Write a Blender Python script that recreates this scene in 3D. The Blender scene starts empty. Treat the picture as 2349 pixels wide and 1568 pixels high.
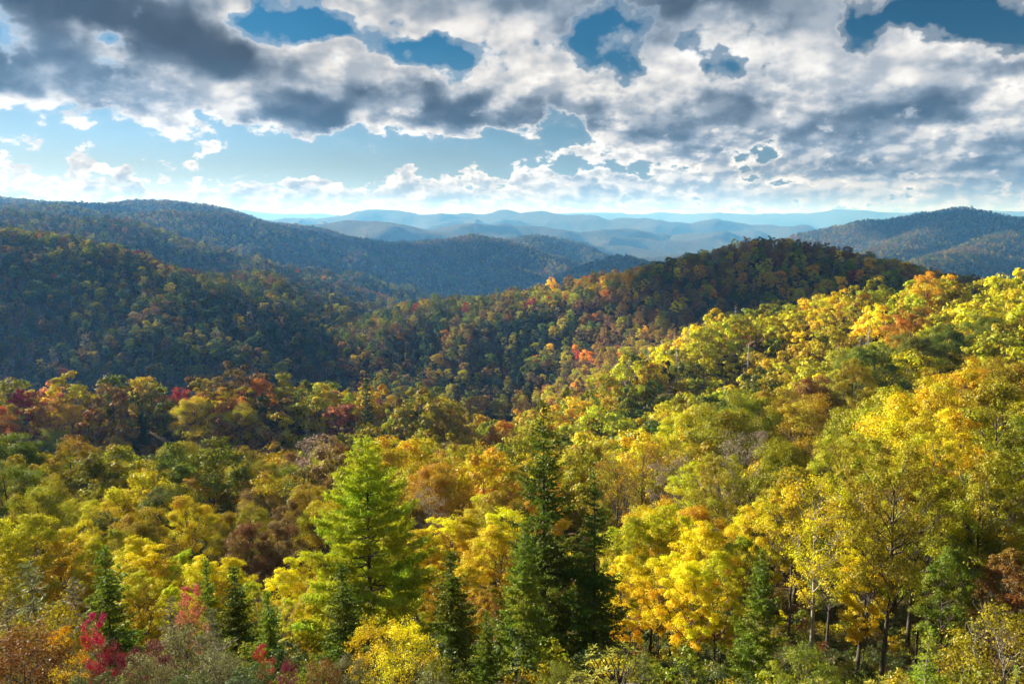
import bpy, math, random
import numpy as np
from mathutils import Vector

# ------------------------------------------------------------------ camera
scene = bpy.context.scene
PITCH = math.radians(8.84)
cam_data = bpy.data.cameras.new("camera")
cam_data.lens = 28.0
cam_data.sensor_width = 36.0
cam_data.clip_start = 0.1
cam_data.clip_end = 120000.0
camera = bpy.data.objects.new("camera", cam_data)
camera.location = (0.0, 0.0, 0.0)
camera.rotation_euler = (math.pi / 2 - PITCH, 0.0, 0.0)
scene.collection.objects.link(camera)
scene.camera = camera

# ------------------------------------------------------------------ light, exposure
SUN_AZ = math.radians(-54.0)      # clockwise from the viewing direction (+Y): the sun stands to the left
SUN_EL = math.radians(19.5)
L = Vector((math.sin(SUN_AZ) * math.cos(SUN_EL), math.cos(SUN_AZ) * math.cos(SUN_EL), math.sin(SUN_EL)))
sun_data = bpy.data.lights.new("sun", 'SUN')
sun_data.energy = 5.0
sun_data.angle = math.radians(0.5)
sun_data.color = (1.0, 0.93, 0.80)
sun = bpy.data.objects.new("sun", sun_data)
sun.rotation_euler = L.to_track_quat('Z', 'Y').to_euler()
sun.location = L * 200
scene.collection.objects.link(sun)

scene.view_settings.view_transform = 'Standard'
scene.view_settings.look = 'None'
scene.view_settings.gamma = 1.0
scene.view_settings.exposure = 1.6
scene.render.film_transparent = False
cy = scene.cycles
cy.max_bounces = 5
cy.diffuse_bounces = 3
cy.glossy_bounces = 1
cy.transmission_bounces = 3
cy.volume_bounces = 0
cy.transparent_max_bounces = 4
cy.caustics_reflective = False
cy.caustics_refractive = False
cy.use_denoising = True
cy.use_adaptive_sampling = True
cy.adaptive_threshold = 0.006


# ------------------------------------------------------------------ node helpers
class NT:
    def __init__(self, tree):
        self.t = tree

    def n(self, kind, **kw):
        nd = self.t.nodes.new(kind)
        for k, v in kw.items():
            setattr(nd, k, v)
        return nd

    def link(self, a, b):
        self.t.links.new(a, b)

    def put(self, sock, v):
        if hasattr(v, "is_output") or isinstance(v, bpy.types.NodeSocket):
            self.t.links.new(v, sock)
        elif v is not None:
            sock.default_value = v

    def m(self, op, a, b=None, c=None, clamp=False):
        nd = self.n('ShaderNodeMath', operation=op)
        nd.use_clamp = clamp
        for i, v in enumerate((a, b, c)):
            if v is not None:
                self.put(nd.inputs[i], v)
        return nd.outputs[0]

    def vm(self, op, a, b=None, scale=None):
        nd = self.n('ShaderNodeVectorMath', operation=op)
        self.put(nd.inputs[0], a)
        if b is not None:
            self.put(nd.inputs[1], b)
        if scale is not None:
            self.put(nd.inputs['Scale'], scale)
        return nd.outputs['Value'] if op in ('LENGTH', 'DOT_PRODUCT', 'DISTANCE') else nd.outputs[0]

    def ramp(self, v, a, b, x=0.0, y=1.0, smooth=True):
        nd = self.n('ShaderNodeMapRange')
        nd.interpolation_type = 'SMOOTHSTEP' if smooth else 'LINEAR'
        nd.clamp = True
        for i, q in enumerate((v, a, b, x, y)):
            self.put(nd.inputs[i], q)
        return nd.outputs[0]

    def noise(self, vec, scale, detail=4.0, rough=0.55, dist=0.0, dim='3D'):
        nd = self.n('ShaderNodeTexNoise', noise_dimensions=dim)
        self.put(nd.inputs['Vector'], vec)
        nd.inputs['Scale'].default_value = scale
        nd.inputs['Detail'].default_value = detail
        nd.inputs['Roughness'].default_value = rough
        nd.inputs['Distortion'].default_value = dist
        return nd.outputs['Fac'], nd.outputs['Color']

    def mix(self, f, a, b):
        nd = self.n('ShaderNodeMix', data_type='RGBA')
        self.put(nd.inputs[0], f)
        self.put(nd.inputs[6], a)
        self.put(nd.inputs[7], b)
        return nd.outputs[2]


def rgb(r, g, b):
    return (r, g, b, 1.0)


# ------------------------------------------------------------------ the sky (world)
#@SKY_BEGIN
def sky_angles(u, v):
    """azimuth and elevation of a point of the sky, read off the photograph"""
    xr, yr = (u - 1174.5) / 1827.0, -(v - 784.0) / 1827.0
    dy = math.cos(PITCH) + yr * math.sin(PITCH)
    dz = -math.sin(PITCH) + yr * math.cos(PITCH)
    return math.atan2(xr, dy), math.atan2(dz, math.hypot(xr, dy))


# how much cloud (0 clear, 9 closed) and how dark its underside (0 sunlit, 9 dark), in 32 bearings by 14 heights
CLOUD_ROWS = [   # (height in the view, cover, darkness)
    (-20, "99999999778999999999999999899999", "88875532345433344556777666555666"),
    (18, "99999999568999998965999999799589", "88764531342122344455676654455666"),
    (55, "99999985114669999922999999371027", "88887741111111122444422554343345"),
    (92, "89999997511411678635859999222005", "57888874111111121233321244333332"),
    (128, "79959999989931179942975999479712", "47337888211111111111001122211111"),
    (165, "89989999999988679984993699999964", "67636677521123110011012211111111"),
    (202, "99999999999999997999997899999999", "74662111333747312112113221111345"),
    (238, "99999999999899998999999999999999", "62532311577547725551125611344421"),
    (275, "78899969999989988499999999999999", "01243112778227756453435523578721"),
    (312, "35767764774568815289998799999999", "00010021134102310012662356653221"),
    (349, "62334372111522512668998689999999", "00000000000000000000144243432245"),
    (385, "63733542211453437565788589999999", "00000000000000000111122323555464"),
    (422, "66786458778699879989799889999999", "00113012111112111132222322222245"),
    (458, "78888878887888878887888788878888", "12212112232223332343433243233445"),
    (492, "77777777777777777777777777777777", "11111111111111112222222222222222"),
]
world = bpy.data.worlds.new("World")
scene.world = world
world.use_nodes = True
W = NT(world.node_tree)
world.node_tree.nodes.clear()
SKY_STRENGTH = 0.056
sky = W.n('ShaderNodeTexSky', sky_type='NISHITA')
sky.sun_disc = False
sky.sun_elevation = SUN_EL
sky.sun_rotation = SUN_AZ
sky.altitude = 1500.0
sky.air_density = 1.0
sky.dust_density = 0.4
sky.ozone_density = 4.0
dirn = W.n('ShaderNodeTexCoord').outputs['Generated']
sx = W.n('ShaderNodeSeparateXYZ')
W.link(dirn, sx.inputs[0])
az = W.m('ARCTAN2', sx.outputs[0], sx.outputs[1])
el = W.m('ARCSINE', sx.outputs[2])
pc = W.n('ShaderNodeCombineXYZ')
W.link(az, pc.inputs[0])
W.link(el, pc.inputs[1])
P0 = pc.outputs[0]
# wind-torn outlines: the places themselves are bent by a coarse and a fine turbulence
_, wc = W.noise(P0, 15.0, 5, 0.55)
P = W.vm('ADD', P0, W.vm('MULTIPLY', W.vm('SUBTRACT', wc, (0.5, 0.5, 0.5)), (0.095, 0.055, 0.0)))


def cloud_map(a, e):
    """the arrangement of the clouds: one strip of bearings per height, blended from one height to the next"""
    acc, last = None, None
    for v, cov, drk in reversed(CLOUD_ROWS):
        rp = W.n('ShaderNodeValToRGB')
        rp.color_ramp.interpolation = 'EASE'
        els = rp.color_ramp.elements
        for k in range(32):
            bearing, height = sky_angles((40 + 80 * k) * 0.9176, v)
            pos = (bearing + 0.7) / 1.4
            if k in (0, 31):
                st = els[0 if k == 0 else len(els) - 1]
                st.position = pos
            else:
                st = els.new(pos)
            st.color = (int(cov[k]) / 9.0, int(drk[k]) / 9.0, 0, 1)
        W.link(W.m('MULTIPLY_ADD', a, 1 / 1.4, 0.5), rp.inputs[0])
        mid = sky_angles(1174, v)[1]
        acc = rp.outputs[0] if acc is None else W.mix(W.ramp(e, last, mid), acc, rp.outputs[0])
        last = mid
    return acc


up = W.ramp(el, 0.035, 0.22)          # 0 near the horizon, 1 high up


def billows(p):
    """cumulus texture: large puffs high up, small far ones towards the horizon"""
    a = W.vm('MULTIPLY', p, (1.0, 1.35, 1.0))
    n1, _ = W.noise(a, 8.5, 8, 0.57)
    n2, _ = W.noise(W.vm('MULTIPLY', p, (1.0, 1.7, 1.0)), 34.0, 6, 0.58)
    v = W.n('ShaderNodeTexVoronoi', feature='F1', normalize=True, voronoi_dimensions='2D')
    W.link(a, v.inputs['Vector'])
    v.inputs['Scale'].default_value = 20.0
    v.inputs['Detail'].default_value = 3.0
    v.inputs['Roughness'].default_value = 0.62
    puff = W.m('MULTIPLY_ADD', v.outputs['Distance'], -1.5, 0.56)
    lo = W.m('ADD', W.m('MULTIPLY_ADD', n2, 2.8, -1.4), W.m('MULTIPLY', puff, 0.5))
    hi = W.m('ADD', W.m('MULTIPLY_ADD', n1, 2.0, -1.0), puff)
    return W.m('ADD', W.m('MULTIPLY', lo, W.m('SUBTRACT', 1.0, up)), W.m('MULTIPLY', hi, up))


def forms(p):
    """the same clouds without their fine edges: what the light models"""
    a, _ = W.noise(W.vm('MULTIPLY', p, (1.0, 1.35, 1.0)), 6.5, 4, 0.58)
    b, _ = W.noise(W.vm('MULTIPLY', p, (1.0, 1.7, 1.0)), 30.0, 3, 0.55)
    return W.m('ADD', W.m('MULTIPLY', b, W.m('MULTIPLY_ADD', up, -1.9, 2.2)), W.m('MULTIPLY', a, W.m('MULTIPLY', up, 2.7)))


ps = W.n('ShaderNodeSeparateXYZ')
W.link(P, ps.inputs[0])
cm = W.n('ShaderNodeSeparateColor')
W.link(cloud_map(ps.outputs[0], ps.outputs[1]), cm.inputs[0])
beyond = W.m('MAXIMUM', W.ramp(W.m('ABSOLUTE', az), 0.64, 0.9), W.ramp(el, 0.30, 0.45))                                  # outside the photograph: broken cloud
cover = W.m('MULTIPLY_ADD', W.m('SUBTRACT', 0.5, cm.outputs[0]), beyond, cm.outputs[0])
dark = W.m('MULTIPLY', cm.outputs[1], W.m('SUBTRACT', 1.0, beyond))
n0 = billows(P0)
dens = W.m('ADD', W.m('MULTIPLY_ADD', cover, 1.55, -1.02), n0)
alpha = W.m('MULTIPLY', W.ramp(el, -0.01, 0.012), W.ramp(dens, -0.05, W.m('MULTIPLY_ADD', up, 0.24, 0.16)))
veil = W.m('MULTIPLY', W.ramp(dens, -0.34, 0.0), W.m('MULTIPLY', up, 0.22))                 # thin veils round the gaps
alpha = W.m('MAXIMUM', alpha, veil)
# thickness towards the sun (up and to the left) decides how bright a puff is
off = W.m('MULTIPLY_ADD', up, 0.017, 0.008)
o3 = W.n('ShaderNodeCombineXYZ')
W.link(W.m('MULTIPLY', off, -0.75), o3.inputs[0])
W.link(W.m('MULTIPLY', off, 0.65), o3.inputs[1])
n1 = forms(W.vm('ADD', P0, o3.outputs[0]))
lit = W.ramp(W.m('SUBTRACT', forms(P0), n1), -0.30, 0.30, 0.0, 1.0)
dk = W.m('MULTIPLY', W.m('MULTIPLY', dark, 1.12), W.ramp(dens, 0.0, 0.40, 0.35, 1.0))
calm = W.ramp(dark, 0.25, 0.75, 1.0, 0.35)                                         # broad undersides are smooth, sunlit heads crisp
dk = W.m('ADD', dk, W.m('MULTIPLY', calm, W.m('MULTIPLY_ADD', lit, -0.42, 0.23)))
dk = W.m('MULTIPLY_ADD', W.ramp(dens, 0.08, 0.55), 0.20, W.m('SUBTRACT', dk, 0.16))      # thin rims let the light through
tone = W.m('MULTIPLY_ADD', W.m('POWER', W.ramp(dk, -0.14, 1.0, 1.0, 0.0, smooth=False), 1.5), 0.93, 0.07)
far_soft = W.ramp(el, 0.0, 0.05, 0.6, 0.0)
tone = W.m('ADD', W.m('MULTIPLY', tone, W.m('SUBTRACT', 1.0, far_soft)), W.m('MULTIPLY', far_soft, 0.76))
tint = W.mix(W.ramp(tone, 0.1, 0.8), rgb(0.76, 0.91, 1.12), rgb(1.0, 0.97, 0.93))
CLOUD_WHITE = 0.355 / SKY_STRENGTH
# outside the view the clouds are brightened, as added fill for shaded slopes
fill_glow = W.m('MAXIMUM', W.ramp(el, 0.36, 0.75), W.ramp(W.m('ABSOLUTE', az), 0.8, 1.5))
cl = W.vm('SCALE', tint, scale=W.m('MULTIPLY', tone, W.m('MULTIPLY_ADD', fill_glow, CLOUD_WHITE * 0.4, CLOUD_WHITE)))
hs = W.n('ShaderNodeHueSaturation')
hs.inputs['Hue'].default_value = 0.488
W.link(W.ramp(el, 0.02, 0.2, 0.72, 1.30, smooth=False), hs.inputs['Saturation'])
# away from the sun and higher up the clear sky is deeper
W.link(W.m('MULTIPLY', W.m('ADD', W.ramp(el, 0.03, 0.30, 0.50, 0.33, smooth=False), W.ramp(el, 0.0, 0.05, 0.25, 0.0)), W.ramp(az, -0.45, 0.6, 1.0, 0.48)), hs.inputs['Value'])
W.link(sky.outputs[0], hs.inputs['Color'])
bg = W.n('ShaderNodeBackground')
bg.inputs['Strength'].default_value = SKY_STRENGTH
wout = W.n('ShaderNodeOutputWorld')
W.link(W.mix(alpha, hs.outputs[0], cl), bg.inputs['Color'])
W.link(bg.outputs[0], wout.inputs['Surface'])
world.cycles.sampling_method = 'MANUAL'
world.cycles.sample_map_resolution = 512
#@SKY_END


# ------------------------------------------------------------------ numeric helpers
def view(u, v, d):
    """A point of the land, read off the photograph (2349 x 1568 view) with its estimated distance d ahead."""
    xr, yr = (u - 1174.5) / 1827.0, -(v - 784.0) / 1827.0
    dy = math.cos(PITCH) + yr * math.sin(PITCH)
    dz = -math.sin(PITCH) + yr * math.cos(PITCH)
    s = d / dy
    return (xr * s, d, dz * s)


def hash2(ix, iy, seed):
    h = (ix.astype(np.int64) * 374761393 + iy.astype(np.int64) * 668265263 + seed * 1442695041) & 0xFFFFFFFF
    h = ((h ^ (h >> 13)) * 1274126177) & 0xFFFFFFFF
    h = h ^ (h >> 16)
    return (h & 0xFFFF) / 65535.0


def vnoise(x, y, seed=0):
    ix, iy = np.floor(x), np.floor(y)
    fx, fy = x - ix, y - iy
    fx = fx * fx * fx * (fx * (fx * 6 - 15) + 10)
    fy = fy * fy * fy * (fy * (fy * 6 - 15) + 10)
    a, b = hash2(ix, iy, seed), hash2(ix + 1, iy, seed)
    c, d = hash2(ix, iy + 1, seed), hash2(ix + 1, iy + 1, seed)
    return ((a * (1 - fx) + b * fx) * (1 - fy) + (c * (1 - fx) + d * fx) * fy) * 2 - 1


def fbm(x, y, seed=0, oct=4, gain=0.5):
    s, a, t = np.zeros_like(x), 1.0, 0.0
    for o in range(oct):
        s += a * vnoise(x * 2.03 ** o + 17.3 * o, y * 2.03 ** o - 9.1 * o, seed + o)
        t += a
        a *= gain
    return s / t


# ------------------------------------------------------------------ the land
# each ridge: crest line (u, v, distance), canopy height taken off, crest rounding, side slope, noise amplitude, noise wavelength
RIDGES = [
    # low knoll before the left valley
    dict(p=[(-700, 905, 262), (-150, 900, 262), (40, 903, 262), (250, 905, 262), (420, 900, 268), (590, 872, 282), (700, 890, 285), (840, 905, 275),
            (950, 935, 255)], can=13, r=12, s=0.75, na=0.25, nw=60),
    # near spur in the middle
    dict(p=[(640, 1090, 118), (760, 1085, 125), (900, 1085, 140), (1000, 1070, 150), (1100, 1075, 158), (1190, 1085, 170)], can=10, r=14, s=0.55, na=0.2, nw=40),
    # sunlit slope: crest line from upper right down to the valley
    dict(p=[(3000, 640, 250), (2600, 640, 260), (2349, 640, 285), (2230, 625, 300), (2100, 618, 320), (1950, 635, 335), (1800, 672, 335), (1700, 715, 325), (1600, 770, 312),
            (1450, 840, 292), (1330, 910, 270), (1250, 1005, 242), (1180, 1065, 212)], can=16, r=16, s=0.36, sf=0.85, na=0.2, nw=70),
    # the near shoulder on the right, coming from the overlook itself
    dict(p=[(2500, 1250, 45), (2600, 1000, 90), (2550, 860, 140), (2520, 760, 190), (2500, 690, 240)], can=15, r=20, s=0.40, na=0.2, nw=40),
    # dark ridge with the round summit
    dict(p=[(2900, 700, 560), (2400, 650, 600), (2200, 640, 600), (2080, 618, 625), (1950, 580, 680), (1850, 558, 720), (1750, 550, 745), (1650, 574, 765), (1550, 600, 785),
            (1400, 626, 800), (1300, 645, 805), (1200, 664, 805), (1100, 692, 812), (1030, 675, 830), (960, 704, 812), (900, 745, 790), (860, 775, 760)],
         can=12, r=35, s=0.52, na=0.42, nw=130),
    # left hillside, nearest spur
    dict(p=[(-1200, 470, 900), (-500, 500, 900), (0, 518, 900), (100, 530, 900), (200, 552, 890), (280, 590, 860), (400, 625, 830), (500, 662, 810), (600, 710, 800),
            (700, 752, 790), (790, 800, 760), (880, 842, 700), (930, 880, 640)], can=14, r=40, s=0.44, na=0.50, nw=150),
    # left, second spur
    dict(p=[(-900, 460, 1625), (0, 480, 1625), (120, 492, 1625), (250, 500, 1625), (380, 540, 1599), (500, 580, 1573), (640, 620, 1560), (760, 680, 1534), (860, 735, 1456)], can=12, r=50, s=0.45, na=0.50, nw=200),
    # left, third spur with the round knob
    dict(p=[(-900, 440, 2465), (0, 468, 2392), (130, 470, 2392), (260, 492, 2436), (340, 487, 2465), (420, 482, 2494), (490, 488, 2494), (540, 512, 2465), (600, 548, 2465), (720, 590, 2436),
            (830, 630, 2392), (930, 668, 2320), (990, 690, 2248)], can=10, r=50, s=0.46, na=0.48, nw=260),
    dict(p=[(540, 512, 2900), (620, 516, 2900), (700, 532, 2900), (780, 560, 2900), (880, 590, 2871), (960, 610, 2842), (1060, 640, 2755), (1140, 672, 2610)], can=10, r=50, s=0.46, na=0.48, nw=260),
    # left skyline
    dict(p=[(-900, 430, 4350), (-200, 450, 4350), (0, 455, 4350), (100, 464, 4350), (180, 468, 4500), (240, 470, 4650), (300, 461, 4800), (400, 464, 4800), (460, 472, 4800), (520, 492, 4800),
            (560, 505, 4800), (700, 520, 4650)], can=5, r=90, s=0.46, na=0.45, nw=420),
    dict(p=[(100, 470, 3625), (180, 466, 3625), (240, 475, 3625), (300, 490, 3552), (420, 515, 3480)], can=5, r=60, s=0.46, na=0.3, nw=300),
    # middle ridges, going blue
    dict(p=[(640, 530, 4160), (700, 545, 4160), (800, 545, 4160), (900, 560, 4160), (985, 553, 4240), (1040, 549, 4320), (1090, 539, 4400), (1140, 548, 4400), (1200, 566, 4320), (1260, 600, 4160), (1330, 634, 3840)],
         can=5, r=38, s=0.52, na=0.5, nw=330),
    dict(p=[(1140, 555, 5280), (1190, 545, 5280), (1230, 537, 5280), (1290, 549, 5280), (1330, 570, 5200), (1390, 592, 4960), (1440, 606, 4640), (1500, 640, 4320)], can=5, r=38, s=0.54, na=0.5, nw=330),
    dict(p=[(1300, 660, 3150), (1340, 640, 3075), (1380, 596, 3000), (1425, 585, 3000), (1470, 600, 2925), (1520, 640, 2850)], can=8, r=40, s=0.5, na=0.25, nw=260),
    dict(p=[(700, 520, 7200), (740, 514, 7500), (800, 503, 7500), (860, 504, 7500), (930, 516, 7500), (1000, 528, 7500), (1080, 540, 7350), (1180, 556, 7050)], can=0, r=60, s=0.42, na=0.7, nw=500),
    dict(p=[(1320, 580, 7800), (1380, 563, 7800), (1440, 566, 7800), (1500, 578, 7540), (1560, 586, 7280)], can=0, r=50, s=0.4, na=0.7, nw=450),
    dict(p=[(1460, 592, 6300), (1600, 580, 6300), (1700, 573, 6160), (1800, 555, 5880), (1900, 540, 5600)], can=0, r=50, s=0.4, na=0.7, nw=450),
    # mountain on the far right
    dict(p=[(1780, 552, 4760), (1850, 535, 4690), (1930, 520, 4620), (1990, 506, 4550), (2040, 510, 4480), (2090, 498, 4480), (2130, 490, 4410), (2170, 483, 4340), (2210, 478, 4340), (2260, 488, 4340), (2310, 500, 4270),
            (2380, 505, 4200), (2600, 490, 4200), (3200, 470, 4200)], can=5, r=60, s=0.5, na=0.5, nw=420),
    dict(p=[(2160, 510, 3920), (2060, 560, 3500), (2000, 590, 3220)], can=5, r=50, s=0.5, na=0.3, nw=300),
    dict(p=[(2420, 510, 3780), (2349, 520, 3640), (2250, 560, 3220), (2150, 590, 2800), (2060, 620, 2520)], can=5, r=50, s=0.5, na=0.3, nw=300),
    # far blue ranges
    dict(p=[(-800, 480, 15000), (400, 497, 15000), (560, 500, 15000), (680, 505, 15000), (770, 495, 15000), (800, 490, 14500), (850, 479, 14000), (900, 483, 14000), (960, 489, 14000), (1010, 485, 14000), (1060, 489, 14000),
            (1110, 492, 14000), (1150, 484, 14000), (1190, 491, 14000), (1240, 488, 13500), (1300, 494, 13000), (1340, 491, 13000), (1390, 503, 12500), (1440, 496, 12500), (1500, 505, 12000), (1570, 510, 12000), (1640, 503, 12000),
            (1700, 511, 12000), (1780, 520, 12000), (1900, 520, 12000)], can=0, r=70, s=0.36, na=0.85, nw=1100, cr=0.005),
    dict(p=[(1060, 520, 8500), (1150, 512, 9000), (1240, 520, 9000), (1330, 535, 9000), (1420, 525, 9500), (1540, 540, 9500), (1650, 530, 9000), (1750, 545, 9000)], can=0, r=60, s=0.36, na=0.85, nw=800, cr=0.006),
    dict(p=[(200, 478, 24000), (560, 484, 24000), (640, 489, 24000), (720, 491, 24000), (800, 494, 24000), (1250, 489, 24000), (1340, 490, 24000), (1420, 487, 24000), (1540, 492, 24000), (1620, 488, 23000), (1720, 487, 22000),
            (1850, 489, 22000), (1900, 482, 22000), (1980, 480, 22000), (2080, 487, 22000), (2200, 484, 22000), (2900, 480, 22000)], can=0, r=90, s=0.32, na=0.8, nw=1700, cr=0.004),
]
for R_ in RIDGES:
    q = np.array([view(*a) for a in R_['p']])
    q[:, 2] -= R_['can']
    R_['q'] = q


def land(x, y):
    x = np.asarray(x, float)
    y = np.asarray(y, float)
    r = np.hypot(x, y)
    # the slope that falls away under the overlook, a shelf, a hollow, then the valley floors
    yy = np.where(y > 0, np.hypot(y, x * 0.55), -np.hypot(x * 0.2, y * 0.1))
    near = np.interp(yy, [-60, -6, 0, 3, 8, 30, 56, 80, 105, 135, 165, 190, 230, 270, 400, 520], [8, -1.0, -1.7, -2.6, -5.4, -19.5, -35, -41, -46.5, -52, -68, -95, -114, -124, -155, -178])
    far = np.interp(r, [0, 400, 800, 1500, 3000, 6000, 12000, 45000], [-150, -150, -205, -300, -520, -820, -950, -1000])
    h = np.where(r < 400, near, far)
    k = np.clip((r - 300) / 200, 0, 1)
    h = near * (1 - k) + far * k
    h = h + fbm(x / 45, y / 45, 5, 3) * np.clip(r / 60, 0, 1) * np.interp(r, [0, 300, 3000, 20000], [2.0, 6.0, 40, 120])
    for i, R_ in enumerate(RIDGES):
        q = R_['q']
        n = fbm(x / R_['nw'], y / R_['nw'], 100 + 7 * i, 4)
        n2 = 1.0 - 2.0 * np.abs(fbm(x / (R_['nw'] * 1.7) + 3.7, y / (R_['nw'] * 1.7), 300 + 7 * i, 3))
        best = np.full_like(h, -1e9)
        wsum, vsum = np.zeros_like(h), np.zeros_like(h)
        dm = float(np.mean(q[:, 1]))
        crest_relief = fbm(x / (0.05 * dm), y / (0.05 * dm), 500 + i, 4, 0.6) * dm * R_.get('cr', 0.0022)
        for a, b in zip(q[:-1], q[1:]):
            dx, dy = b[0] - a[0], b[1] - a[1]
            l2 = dx * dx + dy * dy
            t = np.clip(((x - a[0]) * dx + (y - a[1]) * dy) / l2, 0, 1)
            ds = np.hypot(x - a[0] - t * dx, y - a[1] - t * dy)
            zc = a[2] + t * (b[2] - a[2]) + crest_relief
            sl = R_['s']
            if 'sf' in R_:      # the far flank is steeper than the near one
                side = (dx * (y - a[1]) - dy * (x - a[0])) / (math.sqrt(l2) * np.maximum(ds, 1.0))
                sl = sl + (R_['sf'] - sl) * np.clip(0.5 - side, 0, 1)
            val = zc - sl * (np.sqrt(ds * ds + R_['r'] ** 2) - R_['r']) * (1 - R_['na'] * (0.9 * n2 - 0.2 + 0.5 * n))
            if 'sf' in R_:
                wt = np.exp(-np.minimum(ds / 9.0, 500.0)) + 1e-300
                wsum, vsum = wsum + wt, vsum + wt * val
            else:
                best = np.maximum(best, val)
        if 'sf' in R_:
            best = vsum / wsum
        # smooth union
        w = 0.10 * R_['r'] + 2.0
        d = np.abs(h - best)
        h = np.maximum(h, best) + 0.25 * w * np.clip(1 - d / w, 0, 1) ** 2
    return h


class Grid:
    """polar height table about the overlook: quick heights and the skyline that hides what lies behind"""
    az = np.radians(np.linspace(-68, 68, 817))
    rr = np.geomspace(4.0, 30000.0, 760)

    def __init__(self):
        A, R = np.meshgrid(self.az, self.rr, indexing='ij')
        self.h = land(R * np.sin(A), R * np.cos(A))
        cover = np.where(R < 40, 0, np.where(R < 3500, 9.0, 0.0))
        ang = (self.h + cover) / R
        m = np.maximum.accumulate(ang, axis=1)
        self.hide = np.concatenate([np.full((len(self.az), 1), -9.0), m[:, :-1]], axis=1)

    def look(self, table, x, y):
        a = np.arctan2(x, y)
        r = np.hypot(x, y)
        fi = np.clip((a - self.az[0]) / (self.az[1] - self.az[0]), 0, len(self.az) - 1.001)
        fj = np.clip(np.log(r / self.rr[0]) / np.log(self.rr[1] / self.rr[0]), 0, len(self.rr) - 1.001)
        i, j = fi.astype(int), fj.astype(int)
        s, t = fi - i, fj - j
        return (table[i, j] * (1 - s) + table[i + 1, j] * s) * (1 - t) + (table[i, j + 1] * (1 - s) + table[i + 1, j + 1] * s) * t


grid = Grid()


def ground_z(x, y):
    return float(land(np.array([x], float), np.array([y], float))[0])


# ------------------------------------------------------------------ mesh helpers
def make_mesh(name, V, Q, mats=(), mi=None, smooth=None):
    me = bpy.data.meshes.new(name)
    V = np.ascontiguousarray(V, dtype=np.float32)
    Q = np.ascontiguousarray(Q, dtype=np.int32)
    k = Q.shape[1]
    me.vertices.add(len(V))
    me.vertices.foreach_set("co", V.ravel())
    me.loops.add(Q.size)
    me.loops.foreach_set("vertex_index", Q.ravel())
    me.polygons.add(len(Q))
    me.polygons.foreach_set("loop_start", np.arange(0, Q.size, k, dtype=np.int32))
    me.polygons.foreach_set("loop_total", np.full(len(Q), k, dtype=np.int32))
    for m in mats:
        me.materials.append(m)
    if mi is not None:
        me.polygons.foreach_set("material_index", np.ascontiguousarray(mi, dtype=np.int32))
    if smooth is not None:
        me.polygons.foreach_set("use_smooth", np.full(len(Q), bool(smooth)) if np.isscalar(smooth) else np.ascontiguousarray(smooth))
    me.update(calc_edges=True)
    return me


def link(name, data, parent=None):
    o = bpy.data.objects.new(name, data)
    scene.collection.objects.link(o)
    if parent is not None:
        o.parent = parent
    return o


#@MATERIALS
def leaf_material(name, inst):
    m = bpy.data.materials.new(name)
    m.use_nodes = True
    T = NT(m.node_tree)
    m.node_tree.nodes.clear()
    if inst:
        col = T.n('ShaderNodeAttribute', attribute_type='INSTANCER', attribute_name='tint').outputs['Color']
    else:
        col = T.n('ShaderNodeObjectInfo').outputs['Color']
    rnd = T.n('ShaderNodeNewGeometry').outputs['Random Per Island']
    hsv = T.n('ShaderNodeHueSaturation')
    oc = T.n('ShaderNodeTexCoord').outputs['Object']
    turn, _ = T.noise(oc, 0.30, 2, 0.5)
    T.put(hsv.inputs['Hue'], T.m('ADD', T.ramp(rnd, 0, 1, 0.486, 0.514, smooth=False), T.ramp(turn, 0.34, 0.66, -0.034, 0.030, smooth=False)))
    T.put(hsv.inputs['Saturation'], 1.0)
    r2 = T.m('FRACT', T.m('MULTIPLY', rnd, 17.37))
    T.put(hsv.inputs['Value'], T.ramp(r2, 0, 1, 0.70, 1.25, smooth=False))
    T.put(hsv.inputs['Color'], col)
    dif = T.n('ShaderNodeBsdfDiffuse')
    tra = T.n('ShaderNodeBsdfTranslucent')
    T.link(hsv.outputs[0], dif.inputs['Color'])
    T.link(hsv.outputs[0], tra.inputs['Color'])
    mx = T.n('ShaderNodeMixShader')
    mx.inputs[0].default_value = 0.34
    T.link(dif.outputs[0], mx.inputs[1])
    T.link(tra.outputs[0], mx.inputs[2])
    gl = T.n('ShaderNodeBsdfGlossy')
    gl.inputs['Roughness'].default_value = 0.45
    gl.inputs['Color'].default_value = rgb(0.9, 0.9, 0.9)
    m2 = T.n('ShaderNodeMixShader')
    m2.inputs[0].default_value = 0.015
    T.link(mx.outputs[0], m2.inputs[1])
    T.link(gl.outputs[0], m2.inputs[2])
    out = T.n('ShaderNodeOutputMaterial')
    T.link(m2.outputs[0], out.inputs['Surface'])
    return m


def bark_material(name, a, b, scale=6.0):
    m = bpy.data.materials.new(name)
    m.use_nodes = True
    T = NT(m.node_tree)
    bs = m.node_tree.nodes['Principled BSDF']
    co = T.n('ShaderNodeTexCoord').outputs['Object']
    mp = T.n('ShaderNodeMapping')
    mp.inputs['Scale'].default_value = (1, 1, 0.25)
    T.link(co, mp.inputs['Vector'])
    f, _ = T.noise(mp.outputs[0], scale, 5, 0.65)
    f = T.ramp(f, 0.35, 0.65)
    T.link(T.mix(f, rgb(*a), rgb(*b)), bs.inputs['Base Color'])
    bs.inputs['Roughness'].default_value = 0.9
    bmp = T.n('ShaderNodeBump')
    bmp.inputs['Strength'].default_value = 0.6
    bmp.inputs['Distance'].default_value = 0.05
    T.link(f, bmp.inputs['Height'])
    T.link(bmp.outputs[0], bs.inputs['Normal'])
    return m


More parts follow.
